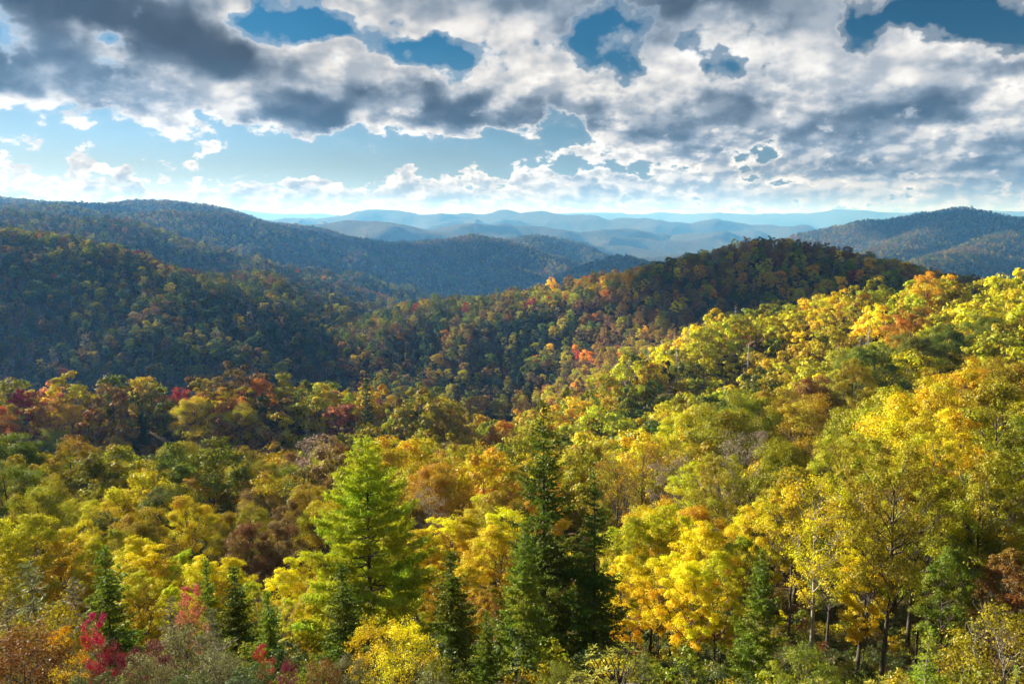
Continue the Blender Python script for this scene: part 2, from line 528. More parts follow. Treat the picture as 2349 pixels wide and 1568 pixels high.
M_LEAF = leaf_material("leaves", False)
M_LEAF_I = leaf_material("forest_leaves", True)
M_BARK = bark_material("bark_brown", (0.045, 0.034, 0.026), (0.13, 0.105, 0.08))
M_BARK_PALE = bark_material("bark_pale", (0.20, 0.17, 0.13), (0.42, 0.37, 0.30))
M_BARK_GREY = bark_material("bark_dead_grey", (0.30, 0.27, 0.24), (0.55, 0.50, 0.44))


def ground_material():
    m = bpy.data.materials.new("forest_ground")
    m.use_nodes = True
    T = NT(m.node_tree)
    bs = m.node_tree.nodes['Principled BSDF']
    pos = T.n('ShaderNodeNewGeometry').outputs['Position']
    dist = T.vm('LENGTH', pos)
    f1, _ = T.noise(pos, 0.35, 6, 0.6)
    f2, _ = T.noise(pos, 6.0, 4, 0.6)
    litter = T.mix(T.ramp(f1, 0.4, 0.62), rgb(0.075, 0.045, 0.02), rgb(0.035, 0.045, 0.015))
    litter = T.mix(T.ramp(f2, 0.45, 0.7), litter, rgb(0.16, 0.09, 0.03))
    # distant slopes carry an unbroken canopy: patches of green, brown and rust
    vo = T.n('ShaderNodeTexVoronoi', feature='F1')
    T.link(pos, vo.inputs['Vector'])
    vo.inputs['Scale'].default_value = 0.075
    cell = T.n('ShaderNodeSeparateColor')
    T.link(vo.outputs['Color'], cell.inputs[0])
    canopy = T.mix(T.ramp(cell.outputs[0], 0.35, 0.75), rgb(0.040, 0.058, 0.026), rgb(0.075, 0.062, 0.032))
    canopy = T.mix(T.ramp(cell.outputs[1], 0.88, 0.92), canopy, rgb(0.19, 0.055, 0.03))
    f3, _ = T.noise(pos, 0.004, 5, 0.6)
    canopy = T.mix(T.ramp(f3, 0.45, 0.62, 0, 0.5), canopy, rgb(0.09, 0.085, 0.03))
    far = T.ramp(dist, 2300, 5000)
    T.link(T.mix(far, litter, canopy), bs.inputs['Base Color'])
    bs.inputs['Roughness'].default_value = 1.0
    bs.inputs['Specular IOR Level'].default_value = 0.1
    b1 = T.n('ShaderNodeBump')
    b1.inputs['Strength'].default_value = 1.0
    b1.inputs['Distance'].default_value = 14.0
    T.link(T.m('MULTIPLY', T.m('SUBTRACT', 1.0, vo.outputs['Distance']), far), b1.inputs['Height'])
    T.link(b1.outputs[0], bs.inputs['Normal'])
    return m


# ------------------------------------------------------------------ terrain sheet
def build_terrain():
    az = np.concatenate([np.linspace(-180, -56, 63)[:-1], np.linspace(-56, 56, 641), np.linspace(56, 180, 63)[1:-1]])
    rr = np.concatenate([[0.5, 1.2, 2.0], np.geomspace(3.0, 42000.0, 720)])
    A, R = np.meshgrid(np.radians(az), rr, indexing='ij')
    X, Y = R * np.sin(A), R * np.cos(A)
    Z = land(X, Y)
    na, nr = A.shape
    V = np.stack([X, Y, Z], -1).reshape(-1, 3)
    idx = np.arange(na * nr).reshape(na, nr)
    nx = np.roll(idx, -1, axis=0)
    Q = np.stack([idx[:, :-1], idx[:, 1:], nx[:, 1:], nx[:, :-1]], -1).reshape(-1, 4)
    global LOW, TOP
    LOW, TOP = float(Z.min()), float(max(Z.max(), 8.0)) + 25.0
    me = make_mesh("hills", V, Q, [ground_material()], smooth=True)
    o = link("hills", me)
    o['kind'] = 'structure'
    return o


build_terrain()
#@TREES
# ------------------------------------------------------------------ plants
class Buf:
    """collects quads: tubes for wood, small rhombic faces for leaves"""

    def __init__(self):
        self.V, self.Q, self.n = [], [], 0

    def add(self, V, Q):
        self.V.append(V)
        self.Q.append(Q + self.n)
        self.n += len(V)

    def tube(self, pts, rad, k=6):
        pts = np.asarray(pts, float)
        rad = np.asarray(rad, float)
        m = len(pts)
        t = np.gradient(pts, axis=0)
        t /= np.linalg.norm(t, axis=1)[:, None] + 1e-9
        ref = np.where(np.abs(t[:, 2:3]) > 0.9, np.array([[1.0, 0, 0]]), np.array([[0, 0, 1.0]]))
        a = np.cross(t, ref)
        a /= np.linalg.norm(a, axis=1)[:, None] + 1e-9
        b = np.cross(t, a)
        th = np.linspace(0, 2 * np.pi, k, endpoint=False)
        V = pts[:, None] + rad[:, None, None] * (np.cos(th)[None, :, None] * a[:, None] + np.sin(th)[None, :, None] * b[:, None])
        idx = np.arange(m * k).reshape(m, k)
        nx = np.roll(idx, -1, axis=1)
        Q = np.stack([idx[:-1], nx[:-1], nx[1:], idx[1:]], -1).reshape(-1, 4)
        self.add(V.reshape(-1, 3), Q)

    def leaves(self, c, nrm, size, rng, aspect=0.62, axis=None):
        n = len(c)
        nrm = nrm / (np.linalg.norm(nrm, axis=1)[:, None] + 1e-9)
        r = rng.normal(size=(n, 3)) if axis is None else axis
        a = r - nrm * np.sum(r * nrm, 1)[:, None]
        a /= np.linalg.norm(a, axis=1)[:, None] + 1e-9
        b = np.cross(nrm, a)
        s = size[:, None] if np.ndim(size) else size
        V = np.stack([c - a * s * 0.5, c + b * s * 0.5 * aspect, c + a * s * 0.5, c - b * s * 0.5 * aspect], 1).reshape(-1, 3)
        self.add(V, np.arange(n * 4).reshape(n, 4))

    def get(self):
        return np.concatenate(self.V), np.concatenate(self.Q)


def unit(v):
    return v / (np.linalg.norm(v, axis=-1, keepdims=True) + 1e-9)


PROFILE = {
    'round': lambda t: np.sqrt(np.clip(1 - ((t - 0.42) / 0.60) ** 2, 0.02, 1)),
    'dome': lambda t: np.sqrt(np.clip(1 - ((t - 0.18) / 0.84) ** 2, 0.02, 1)),
    'column': lambda t: np.clip(np.sin(np.pi * np.clip(t * 0.86 + 0.12, 0, 1)), 0.03, 1) ** 0.6,
    'vase': lambda t: np.clip(0.30 + 1.1 * t - 0.95 * np.clip(t - 0.62, 0, 1) * 2.2, 0.08, 1),
}


def broadleaf(seed, H, R, cb, prof='dome', nl=14, ns=9, nleaf=60, leaf=0.2, lobe=0.40, sub=0.30, sparse=0.0, trunk_r=None, lean=0.0, twigs=True, k=6, outward=0.7, multi=1):
    """a broadleaved tree: trunk and limbs (wood), leaf sprays gathered into lobes (crown)"""
    rng = np.random.default_rng(seed)
    wood, crown = Buf(), Buf()
    tr = trunk_r or 0.022 * H
    P = PROFILE[prof]
    # lobes spread through the crown
    t = (np.arange(nl) + rng.uniform(0.1, 0.9, nl)) / nl
    t = t ** 0.85
    ph = np.arange(nl) * 2.39996 + rng.uniform(-0.5, 0.5, nl) + seed
    rad = R * P(t) * np.where(rng.random(nl) < 0.75, rng.uniform(0.55, 0.82, nl), rng.uniform(0.1, 0.5, nl))
    zc = cb + (H - cb) * t * 0.93
    lc = np.stack([rad * np.cos(ph), rad * np.sin(ph), zc], 1)
    lc += rng.normal(size=lc.shape) * R * 0.05
    lr = R * lobe * rng.uniform(0.7, 1.25, nl) * (0.75 + 0.25 * P(t))
    ax = rng.uniform(0, 6.28)
    lx, ly = lean * H * math.cos(ax), lean * H * math.sin(ax)

    def spine(z, s=0):
        w = (z / H)
        return np.array([lx * w * w + 0.02 * H * math.sin(3.1 * w + seed + s), ly * w * w + 0.02 * H * math.cos(2.7 * w + seed * 1.7 + s), z])

    zt = np.linspace(-0.05 * H, H * 0.86, 11)
    for s in range(multi):
        off = np.array([rng.normal() * tr * 2.5, rng.normal() * tr * 2.5, 0]) if s else np.zeros(3)
        pts = np.array([spine(max(z, 0), s) - spine(0, s) + (0, 0, min(z, 0)) + off for z in zt])
        flare = 1.0 + 0.9 * np.exp(-np.clip(zt, 0, 99) / (0.03 * H))
        wood.tube(pts, tr * (0.72 if multi > 1 else 1) * flare * np.clip(1 - zt / (H * 0.92), 0.06, 1) ** 0.8, k + 2)
    lc[:, 0] += lx * (lc[:, 2] / H) ** 2
    lc[:, 1] += ly * (lc[:, 2] / H) ** 2
    for i in range(nl):
        hd = math.hypot(lc[i, 0], lc[i, 1])
        za = np.clip(lc[i, 2] - hd * rng.uniform(0.55, 1.1) - 0.04 * H, cb * rng.uniform(0.7, 1.0), H * 0.8)
        a = spine(za, i % multi) - spine(0, i % multi)
        b = lc[i]
        mid = a * 0.5 + b * 0.5 + np.array([0, 0, -0.12 * hd]) + rng.normal(size=3) * 0.05 * R
        ts = np.linspace(0, 1, 6)[:, None]
        pts = a * (1 - ts) ** 2 + 2 * mid * ts * (1 - ts) + b * ts ** 2
        pts[1:-1] += rng.normal(size=(4, 3)) * 0.02 * R
        r0 = tr * (1 - za / H) * 0.55 + 0.01
        wood.tube(pts, np.linspace(r0, r0 * 0.25, 6), k)
        # sprays on the lobe
        m = max(3, int(ns * rng.uniform(0.75, 1.25)))
        d = unit(rng.normal(size=(m, 3)) + np.array([0, 0, 0.55]) + unit(lc[i] * (1, 1, 0) + 1e-6) * 0.5)
        sc = lc[i] + d * lr[i] * rng.uniform(0.45, 1.0, (m, 1)) * (1, 1, 0.8)
        sr = lr[i] * sub * rng.uniform(0.7, 1.4, m) * 1.9
        if twigs:
            for j in range(m):
                q = pts[3 + (j % 3)]
                w = q * 0.5 + sc[j] * 0.5 + rng.normal(size=3) * 0.06 * lr[i]
                wood.tube([q, w, sc[j], sc[j] + d[j] * sr[j] * 0.6], [r0 * 0.28, r0 * 0.2, r0 * 0.12, r0 * 0.04], 3)
        cnt = np.maximum(2, (nleaf * rng.uniform(0.6, 1.4, m) * (1 - sparse * (rng.random(m) < 0.5 + sparse * 0.4))).astype(int))
        o = np.repeat(np.arange(m), cnt)
        n = len(o)
        e = unit(rng.normal(size=(n, 3)) + np.array([0, 0, 0.25]))
        c = sc[o] + e * (sr[o] * rng.random(n) ** 0.45)[:, None] * (1, 1, 0.62)
        nr = e * outward + unit(c - lc[i]) * 0.5 * outward + rng.normal(size=(n, 3)) * 0.45 + np.array([0, 0, 0.35])
        crown.leaves(c, nr, leaf * rng.uniform(0.6, 1.35, n), rng)
    return wood.get(), crown.get()


def conifer(seed, H, R, cb=0.08, whorl=0.42, per=5, droop=0.25, spray=0.24, width=0.06, power=0.85, curve=0.12, twig_step=0.2, needle=5, pine=False, gaps=0.0, trunk_r=None, thin=1.0, wide=1.0):
    """spruce, fir, hemlock or pine: a straight trunk, whorls of branches, needle sprays along every branch"""
    rng = np.random.default_rng(seed)
    wood, crown = Buf(), Buf()
    tr = trunk_r or 0.013 * H + 0.015
    zz = np.linspace(-0.04 * H, H, 12)
    bend = lambda z: np.array([0.012 * H * math.sin(2.3 * z / H + seed), 0.012 * H * math.cos(1.9 * z / H + seed * 2), 0]) - np.array([0.012 * H * math.sin(seed), 0.012 * H * math.cos(seed * 2), 0])
    wood.tube([bend(max(z, 0)) + (0, 0, z) for z in zz], tr * np.clip(1 - zz / (H * 1.01), 0.02, 1) ** 0.9, 8)
    z = cb * H
    base = rng.uniform(0, 6)
    C, N, S, A = [], [], [], []
    while z < H * 0.985:
        f = (z / H - cb) / (1 - cb)
        lmax = R * min(1.0, (1 - f) * wide) ** power * (1.0 if f > 0.12 else 0.72 + 0.28 * f / 0.12)
        base += 0.8 + rng.uniform(-0.3, 0.3)
        for b in range(per):
            if rng.random() < gaps:
                continue
            a = base + b * 2 * math.pi / per + rng.uniform(-0.35, 0.35)
            ln = lmax * rng.uniform(0.62, 1.12) + 0.05
            d = np.array([math.cos(a), math.sin(a), 0.0])
            ts = np.linspace(0, 1, 6)
            dr = droop * (1 - 1.3 * f) + rng.uniform(-0.06, 0.06)
            if pine:
                up = 0.25 * f - 0.05 + curve * ts
                hz = ln * ts * up
            else:
                hz = ln * (-dr * ts + curve * ts * ts * 1.6) if f < 0.85 else ln * ts * (0.3 + 0.5 * (f - 0.85) / 0.15)
            p0 = bend(z) + (0, 0, z + rng.uniform(-0.12, 0.12) * whorl)
            pts = p0 + d * (ln * ts)[:, None] + np.stack([0 * ts, 0 * ts, hz], 1)
            side = np.array([-d[1], d[0], 0])
            pts += side * (ln * 0.06 * rng.normal() * ts * ts)[:, None]
            wood.tube(pts, np.linspace(0.028 * ln ** 0.5 * thin + 0.004, 0.004, 6), 4)
            nt = max(2, int(ln * (0.86 if not pine else 0.68) / twig_step))
            u = (np.linspace(0.30 if pine else 0.10, 1.0, nt) + rng.uniform(-0.02, 0.02, nt)).clip(0.05, 1)
            q = np.stack([np.interp(u, ts, pts[:, i]) for i in range(3)], 1)
            sgn = np.where(np.arange(nt) % 2 == 0, 1.0, -1.0)
            for rep in (1.0, -0.9):
                tl = ln * (0.42 if not pine else 0.34) * (1.12 - u) * rng.uniform(0.6, 1.2, nt) + spray * 0.5
                tdir = unit(d * 0.75 + side * (sgn * rep * 0.9)[:, None] + np.stack([0 * u, 0 * u, rng.normal(size=nt) * 0.12 + (0.22 if pine else -0.10)], 1))
                k = np.maximum(1, (tl / (spray * 0.55)).astype(int))
                o = np.repeat(np.arange(nt), k * needle)
                w = rng.random(len(o))
                c = q[o] + tdir[o] * (tl[o] * w)[:, None] + rng.normal(size=(len(o), 3)) * spray * (0.26 if pine else 0.13)
                if pine:
                    ax = unit(tdir[o] * 0.9 + rng.normal(size=(len(o), 3)) * 0.75 + np.array([0, 0, 0.3]))
                    nr = rng.normal(size=(len(o), 3)) + np.array([0, 0, 0.5])
                else:
                    ax = unit(tdir[o] + rng.normal(size=(len(o), 3)) * 0.38)
                    nr = np.array([0, 0, 1.0]) + rng.normal(size=(len(o), 3)) * 0.55
                C.append(c), N.append(nr), A.append(ax), S.append(spray * rng.uniform(0.7, 1.3, len(o)))
        z += whorl * (1.0 - 0.35 * f) * rng.uniform(0.8, 1.2)
    # leader
    n = 14
    c = np.stack([rng.normal(size=n) * 0.03, rng.normal(size=n) * 0.03, H * rng.uniform(0.955, 1.0, n)], 1) + bend(H)
    C.append(c), N.append(rng.normal(size=(n, 3))), A.append(unit(rng.normal(size=(n, 3)) * 0.4 + np.array([0, 0, 1.0]))), S.append(np.full(n, spray))
    crown.leaves(np.concatenate(C), np.concatenate(N), np.concatenate(S), rng, aspect=width / spray, axis=np.concatenate(A))
    return wood.get(), crown.get()


def snag(seed, H, broken=0.0, fine=True):
    """a dead standing conifer: bare pole with short broken branches"""
    rng = np.random.default_rng(seed)
    wood = Buf()
    zz = np.linspace(-0.05 * H, H, 10)
    wx, wy = rng.normal(size=2) * 0.012 * H
    sp = lambda z: np.array([wx * math.sin(2.2 * z / H), wy * math.sin(1.7 * z / H), z])
    wood.tube([sp(z) for z in zz], (0.012 * H + 0.03) * np.clip(1 - zz / (H * 1.02) * (1 - broken), 0.06, 1), 6)
    for i in range(46 if fine else 26):
        z = H * rng.uniform(0.25, 0.97)
        a = rng.uniform(0, 6.28)
        ln = H * 0.14 * (1.05 - z / H) ** 0.7 * rng.uniform(0.3, 1.2) + 0.15
        d = np.array([math.cos(a), math.sin(a), rng.uniform(-0.45, 0.2)])
        p0 = sp(z)
        p1 = p0 + d * ln * 0.5
        p2 = p0 + d * ln + (0, 0, ln * 0.12)
        wood.tube([p0, p1, p2], [0.05, 0.035, 0.012], 4)
        if fine:
            for s in (-1, 1):
                q = p1 + (p2 - p1) * rng.uniform(0, 0.8)
                e = unit(np.array([math.cos(a + s * 0.8), math.sin(a + s * 0.8), -0.25]))
                wood.tube([q, q + e * ln * 0.3], [0.02, 0.006], 3)
    return wood.get()


def bare_tree(seed, H, R, upright=1.0, levels=3, r0=None):
    """a leafless tree with fine forked branches"""
    rng = np.random.default_rng(seed)
    wood = Buf()

    def grow(p, d, ln, r, lev):
        m = 5
        pts = [p]
        for i in range(m):
            d = unit(d + rng.normal(size=3) * 0.13 + np.array([0, 0, 0.07 * upright]))
            pts.append(pts[-1] + d * ln / m)
        wood.tube(pts, np.linspace(r, r * 0.45, m + 1), 6 if lev == levels else (4 if lev > 1 else 3))
        if lev == 0:
            return
        nb = int(rng.integers(4, 7)) if lev == levels else int(rng.integers(3, 6))
        for j in range(nb):
            f = rng.uniform(0.35, 1.0) if lev < levels else rng.uniform(0.4, 1.0)
            q = pts[min(m, int(f * m))]
            a = rng.uniform(0, 6.28)
            e = unit(d * upright + np.array([math.cos(a), math.sin(a), rng.uniform(-0.1, 0.5)]) * 0.85)
            grow(q, e, ln * rng.uniform(0.45, 0.75), r * 0.42, lev - 1)

    grow(np.array([0, 0, -0.3]), np.array([0, 0, 1.0]), H * 0.55, r0 or 0.018 * H, levels)
    return wood.get()


def rhododendron(seed, R, n=60, leaf=0.16):
    """evergreen shrub: whorls of long leaves at the ends of crooked stems"""
    rng = np.random.default_rng(seed)
    wood, crown = Buf(), Buf()
    for i in range(n):
        a, e = rng.uniform(0, 6.28), rng.uniform(0.15, 1.0)
        tip = np.array([math.cos(a) * R * (1 - e * e) ** 0.5 * rng.uniform(0.5, 1.05), math.sin(a) * R * (1 - e * e) ** 0.5 * rng.uniform(0.5, 1.05), R * e * rng.uniform(0.85, 1.15) + 0.1])
        mid = tip * (0.35, 0.35, 0.55) + rng.normal(size=3) * 0.06 * R
        wood.tube([(0, 0, -0.1), mid, tip], [0.03 * R, 0.015 * R, 0.008 * R], 4)
        m = int(rng.integers(8, 13))
        th = np.arange(m) * 2 * math.pi / m + rng.uniform(0, 6)
        up = unit(tip + np.array([0, 0, R * 0.8]))
        s1 = unit(np.cross(up, np.array([0.3, 0.5, 0.1])))
        s2 = np.cross(up, s1)
        d = s1 * np.cos(th)[:, None] + s2 * np.sin(th)[:, None]
        ax = unit(d * 0.9 + up * rng.uniform(-0.25, 0.5, (m, 1)))
        nr = unit(up - d * 0.2 + rng.normal(size=(m, 3)) * 0.2)
        ln = leaf * rng.uniform(0.75, 1.25, m)
        crown.leaves(tip + ax * ln[:, None] * 0.55, nr, ln, rng, aspect=0.27, axis=ax)
    return wood.get(), crown.get()


def wood_mesh(name, w, mat):
    return make_mesh(name, w[0], w[1], [mat], smooth=True)


def crown_mesh(name, c, mat=None):
    return make_mesh(name, c[0], c[1], [mat or M_LEAF], smooth=False)


def pair(name, wc, bark, height):
    return dict(name=name, wood=wood_mesh(name + "_trunk", wc[0], bark) if wc[0] is not None else None,
                crown=crown_mesh(name + "_crown", wc[1]) if wc[1] is not None else None, H=height)


# leaf colours (albedo)
COL = {
    'yellow': (0.75, 0.64, 0.012), 'gold': (0.67, 0.51, 0.012), 'amber': (0.44, 0.31, 0.014), 'orange': (0.58, 0.27, 0.022), 'rust': (0.26, 0.125, 0.025),
    'red': (0.46, 0.075, 0.03), 'crimson': (0.50, 0.016, 0.035), 'pink': (0.58, 0.22, 0.11), 'lime': (0.57, 0.53, 0.012), 'olive': (0.40, 0.36, 0.014),
    'green': (0.19, 0.225, 0.014), 'dark': (0.085, 0.12, 0.026), 'teal': (0.095, 0.14, 0.05), 'brown': (0.29, 0.18, 0.045), 'bare': (0.30, 0.24, 0.17),
    'spruce': (0.15, 0.21, 0.014), 'fir': (0.19, 0.28, 0.016), 'pine': (0.42, 0.52, 0.02), 'hemlock': (0.20, 0.22, 0.07), 'rhodo': (0.36, 0.36, 0.05), 'plum': (0.19, 0.03, 0.045),
    'grey': (0.24, 0.22, 0.17),
}
PRNG = random.Random(11)


def vary(c, amt=0.16):
    k = 1 + PRNG.uniform(-amt, amt)
    return tuple(max(0.004, q * k * (1 + PRNG.uniform(-0.10, 0.10))) for q in COL[c])


# ---- prototypes seen from near
NEAR = {}


def near(key, wc, bark, height):
    NEAR[key] = pair(key, wc, bark, height)


near('oak', broadleaf(3, 14, 5.6, 3.6, 'dome', 26, 16, 110, 0.155, 0.32, 0.26, trunk_r=0.30, outward=0.9), M_BARK, 14)
near('oak_b', broadleaf(8, 13, 5.0, 3.4, 'dome', 24, 15, 110, 0.15, 0.33, 0.26, trunk_r=0.27, lean=0.04, outward=0.9), M_BARK, 13)
near('maple', broadleaf(21, 16, 4.2, 4.8, 'round', 26, 15, 105, 0.145, 0.33, 0.26, trunk_r=0.25, outward=0.9), M_BARK, 16)
near('maple_b', broadleaf(27, 15, 3.8, 4.4, 'round', 24, 15, 105, 0.145, 0.34, 0.26, trunk_r=0.22, lean=0.05, outward=0.9), M_BARK, 15)
near('tall', broadleaf(29, 19, 3.9, 8.0, 'round', 44, 11, 72, 0.125, 0.24, 0.28, sparse=0.25, trunk_r=0.19, lean=0.03, outward=0.9), M_BARK, 19)
near('tall_b', broadleaf(31, 18, 3.4, 8.5, 'column', 42, 11, 68, 0.125, 0.25, 0.28, sparse=0.3, trunk_r=0.13, lean=0.06, outward=0.9), M_BARK, 18)
near('birch', broadleaf(33, 13, 2.4, 4.0, 'column', 48, 9, 84, 0.10, 0.25, 0.30, trunk_r=0.10, lean=0.03), M_BARK, 13)
near('birch_b', broadleaf(36, 12, 2.0, 4.2, 'column', 42, 9, 80, 0.095, 0.26, 0.30, trunk_r=0.08, lean=0.05), M_BARK_PALE, 12)
near('birch_c', broadleaf(39, 12.5, 2.3, 4.6, 'vase', 46, 9, 76, 0.10, 0.25, 0.30, sparse=0.2, trunk_r=0.08, lean=0.06, multi=2), M_BARK, 12.5)
near('thin', broadleaf(44, 17, 4.2, 5.6, 'vase', 28, 13, 46, 0.13, 0.31, 0.27, sparse=0.55, trunk_r=0.20, lean=0.03), M_BARK, 17)
near('thin_b', broadleaf(47, 15, 3.8, 4.2, 'round', 26, 13, 40, 0.13, 0.33, 0.27, sparse=0.7, trunk_r=0.17), M_BARK, 15)
near('pale', broadleaf(49, 17, 3.8, 6.5, 'vase', 26, 12, 46, 0.13, 0.31, 0.27, sparse=0.5, trunk_r=0.19, lean=0.02), M_BARK_PALE, 17)
near('sapling', broadleaf(52, 5, 1.1, 0.8, 'column', 18, 10, 36, 0.075, 0.38, 0.32, sparse=0.35, trunk_r=0.035, k=4), M_BARK, 5)
near('bush', broadleaf(57, 3, 1.7, 0.3, 'dome', 18, 11, 48, 0.07, 0.38, 0.28, sparse=0.35, trunk_r=0.03, k=4, multi=3), M_BARK, 3)

EVER = {}
for key, wc, bark, h in (
    ('spruce', conifer(61, 18, 4.3, 0.08, 0.46, 5, 0.34, 0.28, 0.085, 0.85, 0.20, 0.20, 4, gaps=0.32, wide=1.3), M_BARK, 18),
    ('spruce_b', conifer(64, 14, 3.2, 0.14, 0.46, 5, 0.34, 0.26, 0.08, 0.80, 0.20, 0.19, 4, gaps=0.34, wide=1.3), M_BARK, 14),
    ('fir', conifer(67, 9, 2.9, 0.06, 0.36, 5, 0.10, 0.21, 0.065, 0.9, 0.14, 0.16, 5, gaps=0.2, wide=1.3), M_BARK_PALE, 9),
    ('young_spruce', conifer(71, 8, 1.9, 0.04, 0.32, 5, 0.16, 0.18, 0.06, 0.85, 0.14, 0.14, 6, gaps=0.25, wide=1.2), M_BARK, 8),
    ('hemlock', conifer(75, 6, 1.7, 0.04, 0.30, 5, 0.20, 0.20, 0.035, 0.75, -0.12, 0.16, 4, gaps=0.20), M_BARK_PALE, 6),
    ('pine', conifer(79, 15, 4.9, 0.12, 0.66, 6, 0.0, 0.32, 0.06, 0.78, 0.22, 0.20, 12, pine=True, gaps=0.08, wide=1.15), M_BARK, 15),
):
    EVER[key] = pair(key, wc, bark, h)
SNAG = [wood_mesh("snag_pole", snag(s, 14, b), M_BARK_GREY) for s, b in ((81, 0), (84, 0.2), (88, 0), (91, 0.35))]
BARE = [wood_mesh("bare_limbs", bare_tree(s, 12, 4, u), M_BARK_GREY) for s, u in ((95, 1.0), (98, 0.8))]
WISP = [wood_mesh("wispy_limbs", bare_tree(s, 6, 2, u, 3, 0.05), M_BARK_PALE) for s, u in ((105, 1.2), (109, 0.9))]
RHODO = [pair("rhododendron", rhododendron(s, 1.3, n), M_BARK, 1.4) for s, n in ((111, 90), (114, 70))]

# ---- middle distance: individual trees of the sunlit slope and the knoll
MID = [
    pair("mid_oak", broadleaf(121, 13, 6.0, 3.0, 'dome', 17, 9, 74, 0.36, 0.36, 0.30, twigs=False, k=5, trunk_r=0.26, outward=1.1), M_BARK, 13),
    pair("mid_oak", broadleaf(124, 12, 6.0, 2.8, 'dome', 18, 9, 74, 0.36, 0.35, 0.30, twigs=False, k=5, trunk_r=0.26, outward=1.1), M_BARK, 12),
    pair("mid_maple", broadleaf(127, 14, 5.2, 3.2, 'round', 17, 9, 74, 0.36, 0.38, 0.30, twigs=False, k=5, trunk_r=0.22, outward=1.1), M_BARK, 14),
    pair("mid_maple", broadleaf(130, 13, 4.8, 3.2, 'dome', 15, 9, 74, 0.35, 0.38, 0.30, twigs=False, k=5, trunk_r=0.22, lean=0.04, outward=1.1), M_BARK, 13),
    pair("mid_slim", broadleaf(133, 14, 3.4, 3.6, 'column', 15, 8, 60, 0.34, 0.44, 0.33, twigs=False, k=5, trunk_r=0.16, outward=1.0), M_BARK_PALE, 14),
    pair("mid_thin", broadleaf(136, 14, 4.6, 4.0, 'round', 16, 8, 24, 0.34, 0.40, 0.33, sparse=0.6, twigs=True, k=4, trunk_r=0.2), M_BARK_PALE, 14),
]

# ---- woods beyond: lighter trees, copied by the thousand

FAR_BIG, FAR_SMALL = [], []


def far_proto(name, wc, bark, coll_list, leafmat=M_LEAF_I):
    if wc[1] is None:
        me = make_mesh(name, wc[0][0], wc[0][1], [bark], smooth=True)
    else:
        V = np.concatenate([wc[0][0], wc[1][0]])
        Q = np.concatenate([wc[0][1], wc[1][1] + len(wc[0][0])])
        mi = np.concatenate([np.zeros(len(wc[0][1]), int), np.ones(len(wc[1][1]), int)])
        me = make_mesh(name, V, Q, [bark, leafmat], mi=mi, smooth=mi == 0)
    coll_list.append(me)


for s, (pf, h, r) in enumerate((('dome', 13, 5.4), ('dome', 12, 5.0), ('round', 14, 4.6), ('round', 13, 4.2), ('dome', 12, 5.6), ('column', 14, 3.4))):
    far_proto("a_wood%02d" % s, broadleaf(141 + 3 * s, h, r, 3.0, pf, 13, 7, 30, 0.60, 0.38, 0.32, twigs=False, k=3, trunk_r=0.24, outward=1.2), M_BARK, FAR_BIG)
for s in range(2):
    far_proto("b_wood%02d" % s, (bare_tree(171 + s, 12, 4, 1.0, 3, 0.2), None), M_BARK_GREY, FAR_BIG)
far_proto("c_wood00", (snag(176, 15, 0, False), None), M_BARK_GREY, FAR_BIG)
far_proto("d_wood00", conifer(179, 15, 2.6, 0.1, 0.9, 5, 0.25, 0.6, 0.25, 0.8, 0.1, 0.6, 3), M_BARK, FAR_BIG)
far_proto("e_wood00", broadleaf(221, 13, 2.6, 3.6, 'column', 24, 12, 80, 0.12, 0.36, 0.28, twigs=False, k=5, trunk_r=0.12), M_BARK, FAR_BIG)
far_proto("e_wood01", broadleaf(224, 14, 4.4, 4.0, 'round', 24, 14, 90, 0.16, 0.34, 0.27, twigs=False, k=5, trunk_r=0.2), M_BARK, FAR_BIG)
for s, (pf, h, r) in enumerate((('dome', 13, 5.6), ('round', 13, 4.8), ('round', 14, 4.4), ('dome', 11, 5.4))):
    far_proto("a_far%02d" % s, broadleaf(181 + 3 * s, h, r, 2.5, pf, 11, 5, 14, 1.1, 0.42, 0.36, twigs=False, k=3, trunk_r=0.3, outward=1.2), M_BARK, FAR_SMALL)
far_proto("b_far00", (bare_tree(195, 12, 4, 1.0, 2, 0.25), None), M_BARK_GREY, FAR_SMALL)


# ------------------------------------------------------------------ placing the woods
def palette(weights):
    k = list(weights)
    w = np.array([weights[q] for q in k], float)
    return k, w / w.sum()


PAL_LIT = palette(dict(lime=34, olive=30, yellow=12, gold=12, green=9, amber=4, orange=3, pink=0.8, bare=2))
PAL_RIGHT = palette(dict(gold=16, amber=12, olive=30, lime=16, yellow=10, green=14, orange=2))
PAL_DARK = palette(dict(olive=28, green=20, dark=12, amber=17, brown=17, rust=9, red=1.2, orange=4, gold=5, bare=2))
PAL_LEFT = palette(dict(green=20, dark=16, teal=17, olive=19, brown=20, rust=5, amber=6, red=0.7, bare=14, gold=1.5, orange=0.7))
PAL_KNOLL = palette(dict(olive=18, gold=18, amber=13, yellow=9, orange=4, green=9, pink=2.5, brown=14, rust=3, dark=4))
PAL_NEAR = palette(dict(yellow=34, gold=20, lime=18, olive=12, amber=8, orange=3, green=6))
PAL_SHELF = palette(dict(olive=22, green=16, amber=17, brown=9, gold=15, lime=12, bare=4))
rng = np.random.default_rng(2024)


def region(x, y):
    """which wood a place belongs to"""
    r = math.hypot(x, y)
    if r > 900:
        return 'left'
    if y > 420 and x > 0.02 * y - 60:
        return 'dark'
    if y > 360:
        return 'left' if x < -60 else 'dark'
    if y > 185 and x < -10:
        return 'knoll'
    if x > 18 and y < 150 and x > 0.28 * y:
        return 'right'
    if x > -10 and y > 100:
        return 'lit'
    if y > 72:
        return 'shelf' if x < -8 else 'lit'
    return 'near'


